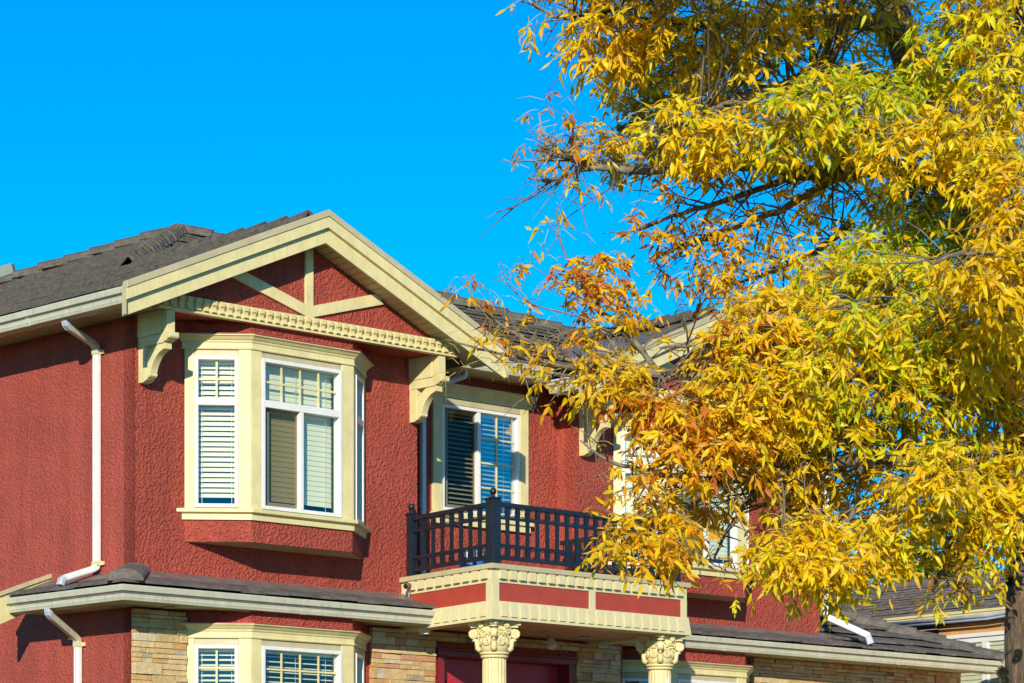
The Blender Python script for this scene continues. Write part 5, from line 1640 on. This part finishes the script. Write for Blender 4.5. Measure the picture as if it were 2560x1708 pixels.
for i, (nm, pts) in enumerate(LIMBS):
    if nm == 'trunk':
        q = bez([tuple(p) for p in pts], 14)
        g = G(); seg = 40; vs = []
        for p in q:
            for k in range(seg):
                t = 2 * math.pi * k / seg
                rr = p[3] * (1 + 0.10 * noise.noise(Vector((math.cos(t) * 2.2, math.sin(t) * 2.2, p[2] * 1.6))) + 0.05 * noise.noise(Vector((math.cos(t) * 9, math.sin(t) * 9, p[2] * 3))))
                vs.append((p[0] + rr * math.cos(t) - TB0.x, p[1] + rr * math.sin(t) - TB0.y, p[2]))
        n = len(q)
        g.add(vs, [(a * seg + k, a * seg + (k + 1) % seg, (a + 1) * seg + (k + 1) % seg, (a + 1) * seg + k) for a in range(n - 1) for k in range(seg)])
        part('trunk', g, M['bark'], tree, smooth=True, flip=False)
    else:
        o, q = limb('branch', pts, M['limb'])
        AX += [(Vector(p[:3]), p[3]) for p in q]

LV = Leaves(); TW = []; ST = []
# side shoots along the limbs, most of them reaching left and slightly down, some forked
for s, r in AX:
    if r < 0.006 or rt.random() > 0.45:
        continue
    for k in range(2 if r > 0.01 else 1):
        L = rt.uniform(0.12, 0.42)
        d = Vector((rt.uniform(-1.1, 0.35), rt.uniform(-0.7, 0.7), rt.uniform(-0.75, 0.55))).normalized()
        m = s + d * L * 0.5 + Vector((rt.uniform(-1, 1), rt.uniform(-1, 1), rt.uniform(-1, 1))) * 0.05 * L
        e = s + d * L + Vector((0, 0, rt.uniform(-0.1, 0.12) * L))
        TW.append(([s, m, e], [min(0.0055, r * 0.5), 0.0030, 0.0012]))
        f = m + Vector((rt.uniform(-1, 0.4), rt.uniform(-0.6, 0.6), rt.uniform(-0.9, 0.6))).normalized() * L * 0.5
        TW.append(([m, m.lerp(f, 0.5) + Vector((0, 0, 0.01)), f], [0.0028, 0.0020, 0.0010]))
for (cx, cy, cz, rx, rz, ry, n, pal, sc) in CLUMPS:
    c = Vector((cx, cy, cz))
    near = sorted(AX, key=lambda s: (s[0] - c).length)[:6]
    # a few branchlets fan out from the nearest limb through the clump
    stems = []
    for k in range(max(1, int(n / 18) + 1)):
        s, r = near[rt.randrange(min(len(near), 6))]
        e = c + Vector((rt.uniform(-1, 1) * rx, rt.uniform(-1, 1) * ry, rt.uniform(-0.9, 0.9) * rz)) * 0.85
        m = s.lerp(e, 0.5) + Vector((rt.uniform(-1, 1), rt.uniform(-1, 1), rt.uniform(-0.2, 1.0))) * 0.06 * (e - s).length
        q = [Vector(x) for x in bez([tuple(s), tuple(m), tuple(e)], 4)]
        r0 = min(r * 0.6, 0.0060)
        TW.append((q, [r0 + (0.0016 - r0) * i / (len(q) - 1) for i in range(len(q))]))
        stems.append(q)
    for k in range(n):
        while True:
            u = Vector((rt.uniform(-1, 1), rt.uniform(-1, 1), rt.uniform(-1, 1)))
            if u.length < 1:
                break
        p = c + Vector((u.x * rx, u.y * ry, u.z * rz))
        st = rt.choice(stems); b = min(st[2:], key=lambda s: (s - p).length)
        off = p - b
        if off.length > 0.20:                      # a thin twig out to the leaf
            if rt.random() < 0.55:
                m = b.lerp(p, 0.55) + Vector((rt.uniform(-1, 1), rt.uniform(-1, 1), rt.uniform(-0.5, 1))) * 0.12 * off.length
                TW.append(([b, m, p], [0.0030, 0.0022, 0.0013]))
        o = (off.normalized() * 0.8 if off.length > 1e-4 else Vector((0, 0, 0))) + Vector((rt.uniform(-1, 1), rt.uniform(-1, 1), rt.uniform(-0.4, 0.5)))
        compound(LV, ST, p, o, pal, rt, sc, TSUN)

# bare stalks that have already dropped their leaflets, at the thin left tips
for (x, y, z) in BARE:
    for k in range(3):
        p = Vector((x, y, z)) + Vector((rt.uniform(-0.07, 0.07), rt.uniform(-0.05, 0.05), rt.uniform(-0.06, 0.06)))
        d = Vector((rt.uniform(-1, 0.6), rt.uniform(-0.5, 0.5), rt.uniform(-0.6, 0.9))).normalized() * rt.uniform(0.06, 0.13)
        ST.append(([p, p + d * 0.5 + Vector((0, 0, 0.010)), p + d + Vector((0, 0, -0.006))], [0.0015, 0.0012, 0.0008]))

g = G()
for pts, rs in TW:
    g.tube([Vector(p) - TB0 for p in pts], rs, 4)
part('twigs', g, M['limb'], tree, smooth=True, flip=False, kind='stuff')
g = G()
for pts, rs in ST:
    g.tube([Vector(p) - TB0 for p in pts], rs, 3)
part('leaf_stalks', g, M['stalk'], tree, smooth=True, flip=False, kind='stuff')

def seen(q):
    p = q[7]
    px = 1280 + 7117 * p.x / p.y; py = 2180 - 7117 * (p.z - 1.6) / p.y
    return 0 < px < 2560 and 0 < py < 1708
rank = sorted(range(len(LV.items)), key=lambda i: -(LV.items[i][2] / LV.items[i][0][7].y ** 4 if seen(LV.items[i][0]) else 0))
single = set(rank[:295])
for i in rank[:295]:
    it = LV.items[i]; b = it[0][0]
    o = link('leaf', leaf_mesh('leaf', [it], b, M['leaf']), tree, b - TB0)
o = link('foliage', leaf_mesh('foliage', [it for i, it in enumerate(LV.items) if i not in single], TB0, M['leaf']), tree)
o['kind'] = 'stuff'

# dead twig stub and moss tufts on the trunk
for (x, y, z, r) in MOSS:
    g = G()
    for k in range(420):
        d = Vector((rt.gauss(0, 1), rt.gauss(0, 1), rt.gauss(0, 1))).normalized()
        b = Vector((x, y, z)) - TB0 + d * r * 0.45
        g.tube([b, b + d * r * rt.uniform(0.15, 0.55) + Vector((rt.uniform(-1, 1), rt.uniform(-1, 1), -0.5)) * r * 0.15], [r * 0.07, r * 0.01], 3)
    part('moss_tuft', g, M['moss'], tree, flip=False)
g = G(); x, y, z = STUB
g.tube([Vector((x + 0.06, y, z)) - TB0, Vector((x, y - 0.01, z + 0.003)) - TB0, Vector((x - 0.045, y - 0.02, z + 0.010)) - TB0], [0.010, 0.007, 0.003], 6)
part('dead_twig', g, M['limb'], tree, flip=False)

# ---- trees far behind the houses, seen in the gap
def far_tree(x, y, h, rad, pal, label, seed):
    rn = random.Random(seed)
    t = bpy.data.objects.new('tree', None); COL.objects.link(t); t.location = (x, y, 0)
    tag(t, label, 'tree', 'trees behind the houses')
    g = G(); g.tube([(0, 0, 0), (0.1, 0, h * 0.5), (0, 0.1, h * 0.9)], [0.35, 0.22, 0.06], 10)
    for k in range(9):
        z = h * rn.uniform(0.4, 0.85); an = rn.uniform(0, 6.28)
        g.tube([(0.05, 0, z), (math.cos(an) * rad * 0.7, math.sin(an) * rad * 0.7, z + rad * 0.5)], [0.1, 0.03], 6)
    part('trunk', g, M['bark'], t, smooth=True, flip=False)
    lv = Leaves()
    for k in range(60):
        while True:
            u = Vector((rn.uniform(-1, 1), rn.uniform(-1, 1), rn.uniform(-1, 1)))
            if u.length < 1:
                break
        c = Vector((u.x * rad, u.y * rad, h * 0.68 + u.z * h * 0.34))
        for j in range(45):
            p = c + Vector((rn.gauss(0, 1), rn.gauss(0, 1), rn.gauss(0, 0.7))) * 0.33
            lv.leaflet(p, Vector((rn.uniform(-1, 1), rn.uniform(-1, 1), rn.uniform(-1, 0.3))), TSUN + Vector((rn.uniform(-1, 1), rn.uniform(-1, 1), rn.uniform(-1, 1))), 0.22, 0.12, pick(pal, rn), rn)
    o = link('crown', leaf_mesh('crown', lv.items, Vector((0, 0, 0)), M['leaf']), t); o['kind'] = 'stuff'
far_tree(9.2, 66, 9.6, 1.5, [4, 3, 2, 7], 'blurred green and yellow tree above the grey roof in the gap', 4)
far_tree(11.6, 72, 10.4, 2.0, [4, 4, 3], 'dark green tree beyond the grey roof, right of the yellowish one', 5)
